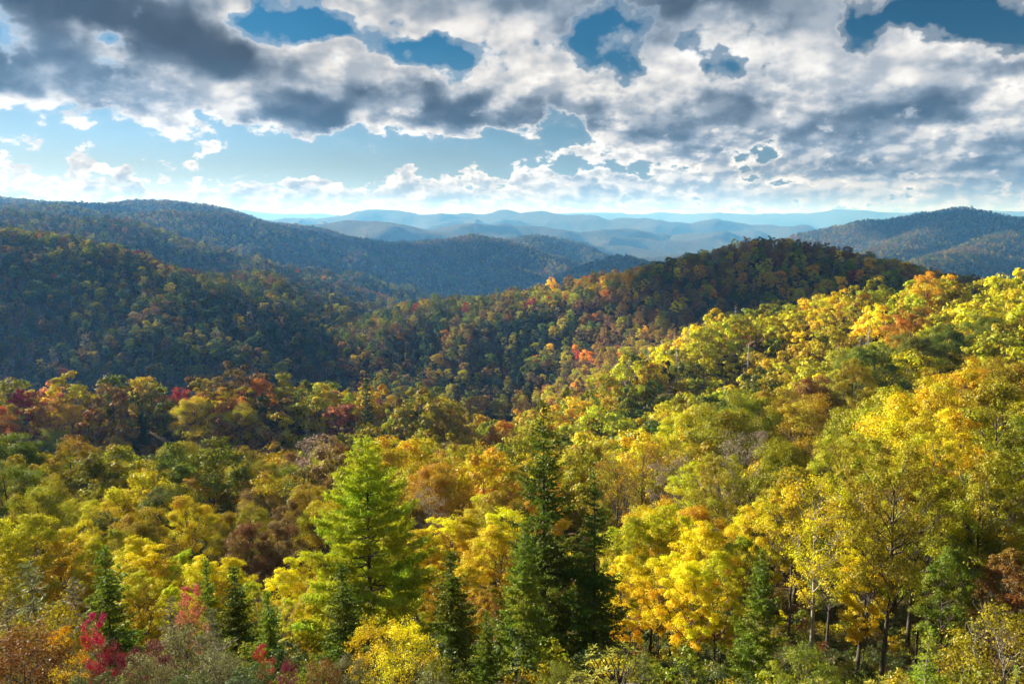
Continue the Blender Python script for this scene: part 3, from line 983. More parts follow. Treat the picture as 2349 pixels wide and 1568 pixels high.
PALS = dict(left=PAL_LEFT, dark=PAL_DARK, knoll=PAL_KNOLL, right=PAL_RIGHT, lit=PAL_LIT, shelf=PAL_SHELF, near=PAL_NEAR)


def scatter(r0, r1, step, half=41.0, inner=0.0, rng=rng):
    g = np.arange(-r1, r1, step)
    gy = np.arange(max(0, r0 * 0.5), r1, step)
    X, Y = np.meshgrid(g, gy)
    X = X + rng.uniform(-0.42, 0.42, X.shape) * step
    Y = Y + rng.uniform(-0.42, 0.42, Y.shape) * step
    X, Y = X.ravel(), Y.ravel()
    r = np.hypot(X, Y)
    ok = (r >= r0) & (r < r1) & (np.abs(np.arctan2(X, Y)) < math.radians(half)) & (np.abs(np.arctan2(X, Y)) >= math.radians(inner)) & (Y > 5)
    return X[ok], Y[ok]


def in_sight(x, y, z, tall, slack):
    r = np.hypot(x, y)
    return (z + tall) / r > grid.look(grid.hide, x, y) - slack / r


def colours_of(X, Y, patch=45.0, rng=rng):
    """leaf colours: kinds of tree gather in patches along slope and moisture"""
    X, Y = np.asarray(X, float), np.asarray(Y, float)
    names = list(COL)
    nz = {c: fbm(X / patch + 31.7 * i, Y / patch - 12.3 * i, 900 + i, 3) for i, c in enumerate(names)}
    out = []
    for i in range(len(X)):
        k, w = PALS[region(X[i], Y[i])]
        w = w * np.exp(np.array([nz[c][i] for c in k]) * 3.2)
        out.append(k[int(rng.choice(len(k), p=w / w.sum()))])
    return out


PLANTS = []          # every individual plant: name, category, label, group, colour word, position


def plant(name, cat, proto, loc, scale, rot, col, bark_child='trunk', wide=1.0, **info):
    """one plant: an Empty at its foot that parents trunk and crown (meshes shared between copies)"""
    root = link(name, None)
    root.location = loc
    root.rotation_euler = (0, 0, rot)
    root.scale = (scale * wide, scale * wide, scale)
    root.empty_display_size = 0.5
    root['category'] = cat
    if isinstance(proto, dict):
        w = link(bark_child, proto['wood'], root)
        c = link('crown', proto['crown'], root)
        c.color = (*col, 1.0)
    else:
        link(bark_child, proto, root)
    info.update(obj=root, name=name, cat=cat)
    PLANTS.append(info)
    return root
# ---- foreground plants read off the photograph: (kind, u, v of the top, distance, width factor, colour)
TREES_NEAR = [
    # evergreens
    ('pine', 832, 1003, 44, 1.0, 'pine', 'white pine', 'tall bright yellow-green pine standing clear of the yellow trees'),
    ('spruce', 1252, 915, 43, 0.78, 'spruce', 'spruce', 'tallest dark green spruce with a narrow pointed top'),
    ('spruce_b', 1368, 1085, 42, 0.74, 'spruce', 'spruce', 'dark spruce with a bare red-brown lower trunk beside the tallest spruce'),
    ('fir', 1200, 1190, 33, 0.62, 'fir', 'fir', 'mid-green fir with a pale straight trunk in front of the tallest spruce'),
    ('young_spruce', 1042, 1255, 31, 1.05, 'fir', 'spruce', 'slim young spruce alone between the pine and the fir'),
    ('young_spruce', 790, 1285, 30, 1.0, 'fir', 'spruce', 'slender young spruce in front of the bright pine'),
    ('young_spruce', 232, 1245, 36, 1.0, 'fir', 'spruce', 'dark narrow spruce behind the red maple sapling'),
    ('young_spruce', 475, 1275, 37, 0.60, 'fir', 'spruce', 'thin little spruce with a bare stem under its tip'),
    ('young_spruce', 541, 1290, 36, 0.95, 'fir', 'spruce', 'dark young spruce right of the thin little one'),
    ('young_spruce', 614, 1350, 33, 0.95, 'fir', 'spruce', 'low dark spruce in front of the palest yellow saplings'),
    ('hemlock', 905, 1560, 26, 0.9, 'fir', 'hemlock', 'low green hemlock sprig at the foot of the pine'),
    ('young_spruce', 1115, 1395, 27, 0.85, 'fir', 'spruce', 'short young spruce at the foot of the fir'),
    ('fir', 1745, 1255, 33, 0.62, 'fir', 'fir', 'loose-branched light green fir under the golden trees'),
    ('hemlock', 2135, 1440, 24, 0.9, 'pine', 'hemlock', 'small lime-green hemlock in the shade of the big trunks'),
    ('hemlock', 2335, 1525, 20, 0.8, 'pine', 'hemlock', 'little bright green hemlock in the bottom right corner'),
    ('hemlock', 1480, 1500, 26, 1.0, 'spruce', 'hemlock', 'dark green hemlock behind the rhododendron'),
    ('hemlock', 60, 1285, 27, 1.1, 'hemlock', 'hemlock', 'grey-green wind-blown hemlock at the left edge'),
    ('hemlock', 165, 1330, 29, 1.0, 'hemlock', 'hemlock', 'grey-green feathery hemlock beside the dark narrow spruce'),
    ('hemlock', 385, 1370, 24, 1.0, 'hemlock', 'hemlock', 'pale grey-green hemlock below the yellow birches'),
    ('hemlock', 480, 1395, 25, 1.0, 'hemlock', 'hemlock', 'soft grey-green hemlock behind the bare twiggy shrub'),
    ('hemlock', 15, 1390, 23, 1.0, 'hemlock', 'hemlock', 'dull grey-green hemlock in the corner among dark red leaves'),
    ('spruce', 322, 925, 252, 0.9, 'dark', 'spruce', 'black-green spruce on the front of the knoll'),
    ('spruce_b', 300, 960, 246, 0.9, 'dark', 'spruce', 'smaller black-green spruce beside the big one on the knoll'),
    ('spruce_b', 402, 985, 240, 0.8, 'dark', 'spruce', 'low black-green spruce below the crest of the knoll'),
    ('spruce_b', 612, 975, 252, 0.7, 'dark', 'spruce', 'dark spruce on the shaded flank under the red-topped tree'),
    # yellow birches and poplars of the near slope
    ('birch', 60, 1175, 60, 1.3, 'lime'), ('birch', -30, 1165, 58, 1.2, 'yellow'), ('birch_c', 145, 1195, 62, 1.5, 'gold'), ('birch', 215, 1225, 60, 1.1, 'yellow'),
    ('birch_b', 258, 1195, 63, 1.0, 'olive'), ('birch', 300, 1225, 56, 1.1, 'yellow'), ('birch_c', 360, 1240, 55, 1.1, 'yellow'), ('birch_b', 405, 1262, 54, 1.1, 'lime'),
    ('birch', 455, 1270, 53, 1.15, 'yellow'), ('birch', 520, 1275, 54, 1.1, 'gold'), ('birch_b', 560, 1300, 52, 1.1, 'yellow'), ('birch_c', 690, 1270, 52, 1.2, 'yellow'),
    ('birch', 640, 1300, 50, 1.2, 'yellow'), ('birch_b', 590, 1330, 48, 1.1, 'lime'), ('birch', 720, 1330, 44, 1.2, 'yellow'), ('birch_b', 670, 1370, 42, 1.2, 'yellow'),
    ('birch_c', 330, 1300, 46, 1.2, 'lime'), ('birch_b', 415, 1330, 44, 1.2, 'yellow'), ('birch', 290, 1290, 48, 1.1, 'gold'),
    ('birch', 960, 1215, 66, 1.7, 'gold'), ('birch_c', 1010, 1190, 68, 1.7, 'yellow'), ('birch', 1075, 1175, 70, 1.6, 'gold'), ('birch', 1130, 1200, 62, 1.5, 'gold'),
    ('birch_c', 1000, 1290, 56, 1.3, 'gold'), ('birch', 1080, 1290, 52, 1.3, 'gold'), ('birch_b', 1130, 1330, 48, 1.2, 'amber'), ('birch', 930, 1300, 54, 1.3, 'lime'),
    ('birch_c', 1165, 1170, 66, 1.5, 'yellow'), ('birch_b', 1300, 1250, 58, 1.2, 'gold'),
    ('birch', 1450, 1180, 58, 1.2, 'lime'), ('birch', 1500, 1165, 60, 1.3, 'yellow'), ('birch_c', 1555, 1150, 58, 1.3, 'lime'), ('birch', 1610, 1190, 52, 1.25, 'yellow'),
    ('birch', 1440, 1270, 50, 1.2, 'yellow'), ('birch_c', 1520, 1260, 48, 1.25, 'yellow'), ('birch', 1590, 1280, 45, 1.3, 'yellow'), ('birch', 1650, 1260, 47, 1.2, 'lime'),
    ('birch_b', 1400, 1190, 62, 1.2, 'lime'), ('birch_b', 1700, 1210, 56, 1.1, 'olive'),
    # bigger trees of the near slope
    ('tall', 1660, 1040, 78, 1.0, 'olive'), ('tall_b', 1590, 1060, 84, 1.1, 'lime'), ('oak', 1790, 1010, 76, 0.7, 'olive'), ('thin', 1700, 985, 82, 1.0, 'bare'),
    ('pale', 1885, 1080, 46, 0.95, 'yellow'), ('tall', 1930, 985, 70, 0.95, 'olive'), ('tall_b', 1775, 1110, 56, 0.95, 'lime'), ('birch_c', 1985, 1235, 46, 1.1, 'yellow'),
    ('tall', 2062, 1000, 45, 0.95, 'olive'), ('tall', 2125, 975, 60, 0.9, 'lime'), ('tall_b', 2215, 935, 64, 1.0, 'gold'), ('tall_b', 2140, 1085, 52, 0.9, 'olive'), ('tall_b', 1830, 1050, 64, 1.0, 'olive'),
    ('tall', 2000, 1040, 56, 0.9, 'olive'), ('tall_b', 2275, 1010, 52, 0.95, 'olive'), ('tall', 2190, 1030, 70, 0.9, 'green'), ('tall_b', 1720, 1150, 58, 0.9, 'yellow'),
    ('oak', 2140, 850, 92, 0.9, 'gold'), ('maple_b', 2040, 880, 100, 1.0, 'olive'), ('maple', 2220, 830, 100, 0.9, 'gold'), ('oak', 2310, 770, 120, 1.0, 'olive'), ('maple', 2180, 870, 84, 0.9, 'gold'),
    ('maple_b', 2330, 880, 74, 1.0, 'olive'), ('oak_b', 1990, 900, 108, 0.9, 'olive'), ('tall', 2300, 1060, 54, 1.0, 'green'), ('tall', 2380, 960, 60, 1.0, 'green'),
    ('maple_b', 2240, 1190, 52, 0.7, 'green'), ('birch_b', 2330, 1260, 44, 1.2, 'rust'), ('birch', 2180, 1250, 46, 1.0, 'green'), 
    ('oak', 1785, 845, 150, 1.0, 'amber'), ('oak_b', 1840, 900, 140, 1.1, 'amber'), ('oak', 1880, 830, 165, 1.0, 'rust'), ('oak', 2010, 770, 190, 1.05, 'green'),
    ('oak_b', 1960, 790, 185, 1.0, 'green'), ('oak', 2090, 745, 200, 1.0, 'green'), ('oak', 2180, 720, 205, 1.1, 'green'), ('oak_b', 2260, 690, 215, 1.0, 'green'),
    ('maple', 2085, 690, 225, 1.0, 'orange'), ('maple_b', 2130, 610, 290, 1.0, 'gold'), ('maple', 1960, 760, 160, 0.9, 'olive'), ('oak_b', 1720, 900, 130, 1.0, 'olive'),
    ('maple_b', 1560, 940, 125, 1.0, 'lime'), ('oak', 1650, 930, 118, 1.0, 'olive'), ('thin_b', 1480, 1010, 110, 1.1, 'amber'), ('thin_b', 1410, 1040, 100, 1.0, 'amber'),
    ('thin', 1385, 1000, 120, 1.0, 'gold'), ('thin_b', 1540, 1040, 96, 1.0, 'bare'), ('oak', 1505, 830, 215, 0.85, 'dark'), ('oak_b', 1530, 875, 200, 0.85, 'dark'),
    ('maple_b', 1325, 785, 420, 0.9, 'red'), ('maple', 1275, 800, 430, 0.9, 'pink'), ('maple', 1378, 785, 400, 0.7, 'gold'),
    # trees of the shelf on the left and the middle spur
    ('oak', 390, 1115, 88, 1.02, 'green'), ('oak', 25, 1000, 112, 1.15, 'green'), ('oak_b', 15, 1060, 95, 0.9, 'green'), ('oak_b', 150, 1020, 112, 1.0, 'amber'),
    ('oak', 415, 1015, 128, 1.0, 'olive'), ('thin_b', 345, 1065, 112, 1.15, 'gold'), ('oak', 600, 1060, 118, 0.9, 'olive'), ('oak_b', 675, 1075, 112, 0.95, 'green'),
    ('oak', 540, 1065, 122, 0.95, 'olive'), ('oak_b', 585, 1130, 100, 1.0, 'brown'), ('thin_b', 130, 1110, 92, 1.1, 'olive'), ('bare', 215, 1120, 96, 1.0, 'bare'),
    ('maple_b', 560, 1195, 74, 1.0, 'brown'), ('maple', 640, 1190, 76, 0.9, 'brown'), ('maple_b', 520, 1170, 80, 0.8, 'amber'), ('oak_b', 90, 1105, 84, 0.8, 'olive'),
    ('maple_b', 660, 1150, 84, 0.9, 'brown'), ('oak_b', 240, 1190, 76, 0.7, 'dark'),
    ('thin_b', 900, 1085, 128, 1.0, 'amber'), ('oak_b', 960, 1075, 142, 0.9, 'lime'), ('maple_b', 1040, 1072, 150, 0.9, 'gold'), ('oak', 1005, 1070, 150, 0.9, 'orange'),
    ('thin_b', 1090, 1078, 150, 1.0, 'olive'), ('thin', 950, 1120, 105, 0.9, 'olive'), ('thin_b', 1035, 1120, 108, 1.0, 'olive'), ('maple_b', 1125, 1110, 110, 0.9, 'orange'),
    ('thin_b', 880, 1150, 96, 1.0, 'gold'), ('maple_b', 1150, 1140, 95, 0.8, 'gold'), ('thin_b', 1320, 1030, 130, 1.0, 'gold'),
    # bright crowns along the top of the knoll
    ('maple', 45, 893, 258, 1.0, 'crimson'), ('maple_b', 20, 925, 248, 1.0, 'olive'), ('maple_b', 140, 900, 262, 1.1, 'pink'), ('oak', 160, 925, 250, 1.0, 'gold'),
    ('oak', 255, 898, 262, 1.0, 'green'), ('maple', 408, 887, 268, 1.0, 'red'), ('thin_b', 370, 905, 262, 1.1, 'orange'), ('oak', 590, 868, 280, 1.1, 'orange'),
    ('oak_b', 520, 893, 268, 1.1, 'yellow'), ('oak_b', 545, 925, 255, 1.0, 'gold'), ('oak_b', 650, 882, 283, 1.0, 'lime'), ('oak_b', 745, 900, 280, 1.1, 'gold'),
    ('maple', 838, 893, 268, 1.0, 'gold'), ('birch', 800, 898, 272, 1.2, 'lime'), ('oak_b', 905, 912, 266, 1.1, 'gold'), ('oak', 465, 900, 262, 0.9, 'orange'),
    ('maple_b', -10, 930, 240, 1.0, 'orange'), ('oak', 445, 910, 255, 1.0, 'yellow'), ('maple_b', 560, 885, 285, 1.0, 'crimson'),
    ('oak', 610, 985, 238, 0.8, 'yellow'), ('maple_b', 560, 1010, 235, 0.9, 'rust'), ('maple_b', 270, 1000, 232, 1.0, 'olive'), ('oak_b', 120, 990, 238, 1.1, 'olive'),
]
SNAGS_NEAR = [(1618, 690, 330, 14), (1580, 700, 320, 12), (1980, 672, 262, 15), (2000, 655, 268, 16), (1930, 710, 245, 12), (1548, 690, 335, 13), (1520, 740, 320, 12), (1490, 760, 310, 13),
              (1665, 810, 240, 13), (1462, 790, 315, 12), (1408, 800, 300, 12), (1440, 770, 320, 12), (960, 1030, 152, 9), (985, 1038, 154, 8), (1075, 1050, 162, 8), (910, 1040, 148, 8),
              (300, 905, 262, 10), (210, 912, 260, 9), (425, 930, 256, 10), (1330, 960, 250, 10), (740, 930, 262, 12), (890, 960, 250, 12), (700, 960, 255, 12), (610, 880, 282, 10),
              (1380, 880, 290, 12), (1555, 790, 300, 11), (1690, 690, 330, 13), (1720, 770, 290, 10)]
SHRUBS_NEAR = [
    ('sapling', 212, 1395, 19, 0.62, 'crimson', 'maple sapling', 'crimson red maple sapling in front of the dark narrow spruce'),
    ('sapling', 140, 1425, 16, 0.75, 'gold', 'sapling', 'orange-yellow sapling with hanging leaves beside the crimson maple'),
    ('sapling', 430, 1330, 30, 0.6, 'pink', 'sapling', 'thin salmon-red sapling among the yellow birches'),
    ('sapling', 600, 1470, 24, 0.8, 'red', 'sapling', 'small pinkish red sapling under the low dark spruce'),
    ('bush', 60, 1450, 20, 1.0, 'rust', 'shrub', 'dull rust-brown shrub at the left edge'),
    ('bush', 30, 1480, 15, 1.2, 'rust', 'shrub', 'rust-red shrub in the bottom left corner'),
    ('bush', 110, 1410, 24, 1.0, 'olive', 'shrub', 'olive-brown shrub behind the orange-yellow sapling'),
    ('bush', 250, 1490, 19, 0.6, 'plum', 'shrub', 'deep crimson shrub under the red maple sapling'),
    ('bush', 345, 1480, 20, 0.7, 'plum', 'shrub', 'dark red shrub left of the bare twiggy shrub'),
    ('bush', 420, 1450, 21, 1.0, 'hemlock', 'shrub', 'pale grey-green shrub around the bare twiggy shrub'),
    ('bush', 740, 1520, 17, 0.9, 'rust', 'shrub', 'reddish shrub low below the pine'),
    ('bush', 660, 1520, 20, 0.6, 'plum', 'shrub', 'wine-red shrub beside the low dark spruce'),
    ('bush', 860, 1430, 25, 0.8, 'gold', 'shrub', 'sparse golden shrub right of the slender young spruce'),
    ('bush', 930, 1440, 24, 1.0, 'yellow', 'shrub', 'yellow shrub between the pine and the slim young spruce'),
    ('bush', 320, 1520, 18, 1.2, 'hemlock', 'shrub', 'grey-green shrub in front of the dark red one'),
    ('bush', 500, 1510, 18, 1.2, 'hemlock', 'shrub', 'grey-green shrub right of the bare twiggy shrub'),
    ('bush', 580, 1530, 17, 1.1, 'dark', 'shrub', 'dark green shrub below the low dark spruce'),
    ('bush', 200, 1550, 14, 1.1, 'dark', 'shrub', 'dark green shrub at the foot of the orange-yellow sapling'),
    ('bush', 430, 1555, 15, 1.1, 'dark', 'shrub', 'dark leafy shrub at the foot of the bare twiggy shrub'),
    ('bush', 800, 1510, 21, 1.0, 'hemlock', 'shrub', 'grey-green twiggy shrub below the slender young spruce'),
    ('bush', 1000, 1530, 19, 1.0, 'green', 'shrub', 'green shrub left of the fir trunk'),
    ('bush', 1280, 1530, 19, 1.1, 'green', 'shrub', 'green shrub right of the fir trunk'),
    ('bush', 1850, 1500, 26, 1.2, 'green', 'shrub', 'green shrub beside the leaning trunks'),
    ('bush', 2300, 1420, 32, 1.2, 'olive', 'shrub', 'olive shrub by the grey bare limbs at the right edge'),
    ('rhodo', 1425, 1488, 15, 1.0, 'rhodo', 'rhododendron', 'yellowing rhododendron with whorls of long leaves below the spruces'),
    ('rhodo', 1330, 1545, 14, 0.9, 'rhodo', 'rhododendron', 'smaller yellow-green rhododendron at the bottom edge'),
    ('rhodo', 990, 1540, 15, 0.8, 'hemlock', 'rhododendron', 'pale grey-green rhododendron left of the fir trunk'),
    ('rhodo', 2060, 1555, 15, 0.9, 'rhodo', 'rhododendron', 'rhododendron tip at the foot of the big rough trunk'),
    ('rhodo', 1880, 1560, 14, 0.9, 'rhodo', 'rhododendron', 'yellowish rhododendron by the leaning trunks'),
    ('rhodo', 545, 1555, 14, 1.0, 'teal', 'rhododendron', 'dark blue-green rhododendron at the bottom left'),
    ('wisp', 440, 1370, 20, 1.0, 'bare', 'bare shrub', 'leafless pale twiggy shrub fanning upward'),
    ('wisp', 620, 1280, 38, 0.8, 'bare', 'bare sapling', 'thin pale leafless sapling with a bent tip'),
    ('wisp', 45, 1230, 27, 0.8, 'bare', 'bare sapling', 'wind-swept leafless sapling above the left hemlocks'),
    ('wisp', 175, 1400, 22, 0.8, 'bare', 'bare shrub', 'bare greyish twigs between the crimson maple and the hemlocks'),
    ('wisp', 2345, 1330, 30, 1.3, 'bare', 'bare tree', 'pale crooked bare limbs at the right edge'),
]

used = []            # ground already taken by a named plant


def stand(u, v, d, H, lo=0.45, hi=1.7):
    """foot and scale of a plant whose top is seen at (u, v)"""
    x, y, z = view(u, v, d)
    g = ground_z(x, y)
    s = min(max((z - g) / H, lo), hi)
    return x, y, g, s, z


KINDS = dict(oak='broadleaf_tree', oak_b='broadleaf_tree', maple='broadleaf_tree', maple_b='broadleaf_tree', thin='broadleaf_tree', tall='broadleaf_tree', tall_b='broadleaf_tree', pale='broadleaf_tree', thin_b='broadleaf_tree', birch='birch_tree', birch_b='birch_tree', birch_c='birch_tree',
             pine='pine_tree', spruce='spruce_tree', spruce_b='spruce_tree', young_spruce='spruce_tree', fir='fir_tree', hemlock='hemlock_tree')
CATS = dict(broadleaf_tree='tree', birch_tree='birch', pine_tree='pine', spruce_tree='spruce', fir_tree='fir', hemlock_tree='hemlock')
for row in TREES_NEAR:
    kind, u, v, d, wf, col = row[:6]
    if kind == 'bare':
        x, y, g, s, z = stand(u, v, d, 12)
        plant('bare_tree', 'bare tree', BARE[0], (x, y, g), s, PRNG.uniform(0, 6.28), None, 'branches', colour='bare', shape='bare', place=region(x, y))
        used.append((x, y, 3.0))
        continue
    pr = EVER.get(kind) or NEAR[kind]
    x, y, g, s, z = stand(u, v, d, pr['H'], 0.35, 1.55)
    nm = KINDS[kind]
    base_z = g if (z - g) / pr['H'] <= 1.55 else z - pr['H'] * s
    plant(nm, CATS[nm], pr, (x, y, min(g, base_z) if z - g < pr['H'] * s else g), s, PRNG.uniform(0, 6.28), vary(col), wide=wf, colour=col, shape=kind,
          place=region(x, y), label=row[7] if len(row) > 7 else None)
    used.append((x, y, 2.0 if d < 60 else 3.5))
for i, (u, v, d, h) in enumerate(SNAGS_NEAR):
    x, y, g, s, z = stand(u, v, d, 14, 0.7, 1.5)
    k_ = math.hypot(x, y)
    used.append((x * (1 - 6 / k_), y * (1 - 6 / k_), 3.6))
    plant('dead_tree', 'dead tree', SNAG[i % 4], (x, y, g), s, PRNG.uniform(0, 6.28), None, 'pole', colour='grey', shape='snag', place=region(x, y))
for row in SHRUBS_NEAR:
    kind, u, v, d, wf, col, cat, lab = row
    if kind == 'wisp':
        pr, H, nm = WISP[PRNG.randrange(2)], 6, 'bare_shrub'
    elif kind == 'rhodo':
        pr, H, nm = RHODO[PRNG.randrange(2)], 1.5, 'rhododendron_shrub'
    else:
        pr, H, nm = NEAR[kind], NEAR[kind]['H'], 'maple_sapling' if kind == 'sapling' else 'leafy_shrub'
    x, y, g, s, z = stand(u, v, d, H, 0.3, 1.9 if kind == 'bush' else 2.2)
    plant(nm, cat, pr, (x, y, max(g, z - H * s) if kind == 'rhodo' else g), s, PRNG.uniform(0, 6.28), vary(col) if kind != 'wisp' else None, 'branches' if kind == 'wisp' else 'stems', wide=wf / max(s, 1) ** 0.5, colour=col, shape=kind,
          place='near', label=lab)

# ---- the rest of the woods: candidates in a jittered grid, the nearest in sight become trees of their own
UA = np.array(used)


def free(x, y):
    return np.min(np.hypot(x[:, None] - UA[None, :, 0], y[:, None] - UA[None, :, 1]) - UA[None, :, 2], axis=1) > 0


x1, y1 = scatter(64, 340, 8.0)
k = free(x1, y1)
x1, y1 = x1[k], y1[k]
z1 = land(x1, y1)
k = in_sight(x1, y1, z1, 11, 6)
x1, y1, z1 = x1[k], y1[k], z1[k]
r1 = np.hypot(x1, y1)
frame = np.abs(np.arctan2(x1, y1)) < math.radians(34)
clear = (z1 + 11) / r1 > grid.look(grid.hide, x1, y1) + 0.002
n_own = 300 - sum(1 for p in PLANTS if p['name'] == 'broadleaf_tree')
order = np.argsort(np.where(frame & clear, r1, r1 + 1e5))
own = set(order[:n_own].tolist())
rest = []
col1 = colours_of(x1, y1, 30.0)
for i in range(len(x1)):
    col = col1[i]
    if i in own:
        pr = MID[5 if col == 'bare' else PRNG.choice([0, 0, 1, 1, 2, 2, 3, 4, 5])]
        if r1[i] < 105:
            pr = NEAR['thin_b' if col == 'bare' else PRNG.choice(['oak', 'oak_b', 'maple', 'maple_b', 'thin_b', 'tall'])]
        s = PRNG.uniform(0.72, 1.12) * (0.8 if r1[i] < 100 else 1.0)
        plant('broadleaf_tree', 'tree', pr, (x1[i], y1[i], z1[i]), s, PRNG.uniform(0, 6.28), vary(col), wide=PRNG.uniform(0.9, 1.12), colour=col, shape='mid', place=region(x1[i], y1[i]))
    elif r1[i] > 165:
        rest.append((x1[i], y1[i], z1[i], col))


def points_object(name, label, pts, coll, pick, scale, tint):
    """a wood that reads as one mass: one object, its trees copied onto its points"""
    me = bpy.data.meshes.new(name)
    n = len(pts)
    me.vertices.add(n)
    me.vertices.foreach_set("co", np.ascontiguousarray(pts, np.float32).ravel())
    for nm, ty, val in (("pick", 'INT', pick), ("size", 'FLOAT', scale), ("turn", 'FLOAT', rng.uniform(0, 6.28, n))):
        a = me.attributes.new(nm, ty, 'POINT')
        a.data.foreach_set("value", np.ascontiguousarray(val))
    a = me.attributes.new("tint", 'FLOAT_COLOR', 'POINT')
    a.data.foreach_set("color", np.ascontiguousarray(np.c_[tint, np.ones(n)], np.float32).ravel())
    o = link(name, me)
    o['kind'] = 'stuff'
    o['label'] = label
    ng = bpy.data.node_groups.new(name + "_trees", 'GeometryNodeTree')
    ng.interface.new_socket("Geometry", in_out='INPUT', socket_type='NodeSocketGeometry')
    ng.interface.new_socket("Geometry", in_out='OUTPUT', socket_type='NodeSocketGeometry')
    T = NT(ng)
    gi, go = T.n('NodeGroupInput'), T.n('NodeGroupOutput')
    ci = T.n('GeometryNodeCollectionInfo')
    ci.inputs['Collection'].default_value = coll
    ci.inputs['Separate Children'].default_value = True
    ci.inputs['Reset Children'].default_value = True
    mp = T.n('GeometryNodeMeshToPoints')
    iop = T.n('GeometryNodeInstanceOnPoints')
    iop.inputs['Pick Instance'].default_value = True

    def attr(nm, ty):
        nd = T.n('GeometryNodeInputNamedAttribute', data_type=ty)
        nd.inputs['Name'].default_value = nm
        return nd.outputs['Attribute']
    cx = T.n('ShaderNodeCombineXYZ')
    T.link(attr("turn", 'FLOAT'), cx.inputs[2])
    T.link(gi.outputs[0], mp.inputs['Mesh'])
    T.link(mp.outputs[0], iop.inputs['Points'])
    T.link(ci.outputs[0], iop.inputs['Instance'])
    T.link(attr("pick", 'INT'), iop.inputs['Instance Index'])
    T.link(cx.outputs[0], iop.inputs['Rotation'])
    T.link(attr("size", 'FLOAT'), iop.inputs['Scale'])
    T.link(iop.outputs[0], go.inputs[0])
    md = o.modifiers.new("trees", 'NODES')
    md.node_group = ng
    return o


def source_collection(name, meshes):
    c = bpy.data.collections.new(name)
    for me in meshes:
        c.objects.link(bpy.data.objects.new(me.name, me))
    return c


C_BIG = source_collection("woodland_trees", FAR_BIG)
C_SMALL = source_collection("distant_trees", FAR_SMALL)


def picks(cols, small):
    out = np.empty(len(cols), np.int32)
    for i, c in enumerate(cols):
        u = rng.random()
        if small:
            out[i] = 4 if c == 'bare' and u < 0.6 else int(rng.integers(0, 4))
        elif c == 'bare':
            out[i] = 8 if u < 0.12 else (6 + int(rng.integers(0, 2)) if u < 0.75 else 5)
        elif c == 'dark' and u < 0.10:
            out[i] = 9
        else:
            out[i] = int(rng.integers(0, 6))
    return out


x2, y2 = scatter(340, 1250, 8.3)
z2 = land(x2, y2)
k = in_sight(x2, y2, z2, 11, 16)
x2, y2, z2 = x2[k], y2[k], z2[k]
c2 = colours_of(x2, y2, 55.0)
# the woods go on beside the photographed view
side = np.random.default_rng(77)
xs, ys = scatter(42, 340, 8.0, 66, 41, side)
xm, ym = scatter(340, 1250, 9.6, 60, 41, side)
xs, ys = np.concatenate([xs, xm]), np.concatenate([ys, ym])
cs = colours_of(xs, ys, 50.0, side)
P_, C_ = list(zip(x2, y2, z2)) + [q[:3] for q in rest] + list(zip(xs, ys, land(xs, ys))), c2 + [q[3] for q in rest] + cs
P_ = np.array(P_)
tint = np.array([vary(c, 0.3) for c in C_]) * np.interp(np.hypot(P_[:, 0], P_[:, 1]), [340, 350, 800, 1200], [1.0, 1.1, 1.0, 0.8])[:, None] * np.where((P_[:, 1] > 420) & (P_[:, 0] > 20) & (P_[:, 1] < 1000), 1.35, 1.0)[:, None]      # light painted into leaf colour on the shaded ridge; darker with distance
points_object("forest", "autumn woods covering the valley sides and the dark round-topped ridge", P_, C_BIG, np.where((np.hypot(P_[:, 0], P_[:, 1]) < 160) & (np.abs(np.arctan2(P_[:, 0], P_[:, 1])) > 0.7), 10 + np.arange(len(P_)) % 2, picks(C_, False)).astype(np.int32), np.clip(rng.lognormal(-0.13, 0.24, len(P_)), 0.5, 1.2) * np.where(np.hypot(P_[:, 0], P_[:, 1]) < 345, 1.28, 1.0), tint)

x3, y3 = scatter(1250, 3600, 11.0, 38)
x3b, y3b = scatter(3600, 5600, 14.5, 36)
xw, yw = scatter(1250, 3600, 14.0, 55, 38, side)
x3, y3 = np.concatenate([x3, x3b, xw]), np.concatenate([y3, y3b, yw])
z3 = land(x3, y3)
k = in_sight(x3, y3, z3, 11, 25)
x3, y3, z3 = x3[k], y3[k], z3[k]
c3 = colours_of(x3, y3, 120.0)
points_object("distant_forest", "hazy woods on the mountains beyond the valley", np.stack([x3, y3, z3], 1), C_SMALL, picks(c3, True), np.clip(rng.lognormal(-0.1, 0.25, len(x3)), 0.5, 1.4) * np.where(np.hypot(x3, y3) > 3600, 1.15, 1.0), np.array([vary(c, 0.3) for c in c3]) * 0.8)

# ---- undergrowth of the near slope
x4, y4 = scatter(27, 85, 1.55, 66)
z4 = land(x4, y4)
under = []
far_proto("a_under00", broadleaf(201, 1.6, 1.2, 0.1, 'dome', 9, 5, 22, 0.16, 0.45, 0.4, twigs=False, k=3, trunk_r=0.03, multi=2), M_BARK, under)
far_proto("a_under01", broadleaf(204, 2.6, 1.1, 0.3, 'round', 10, 5, 20, 0.17, 0.42, 0.4, twigs=False, k=3, trunk_r=0.03, sparse=0.3), M_BARK, under)
far_proto("a_under02", broadleaf(207, 1.2, 1.3, 0.1, 'dome', 9, 5, 22, 0.14, 0.45, 0.4, twigs=False, k=3, trunk_r=0.02, multi=3), M_BARK, under)
cu = [str(rng.choice(['green', 'olive', 'dark', 'lime', 'hemlock', 'rust', 'gold'], p=[.34, .16, .30, .04, .08, .05, .03])) for _ in x4]
points_object("undergrowth", "tangled low undergrowth on the slope below the overlook", np.stack([x4, y4, z4], 1), source_collection("undergrowth_plants", under), rng.integers(0, 3, len(x4)).astype(np.int32),
              rng.uniform(0.35, 0.9, len(x4)) * 1.0, np.array([vary(c, 0.25) for c in cu]))
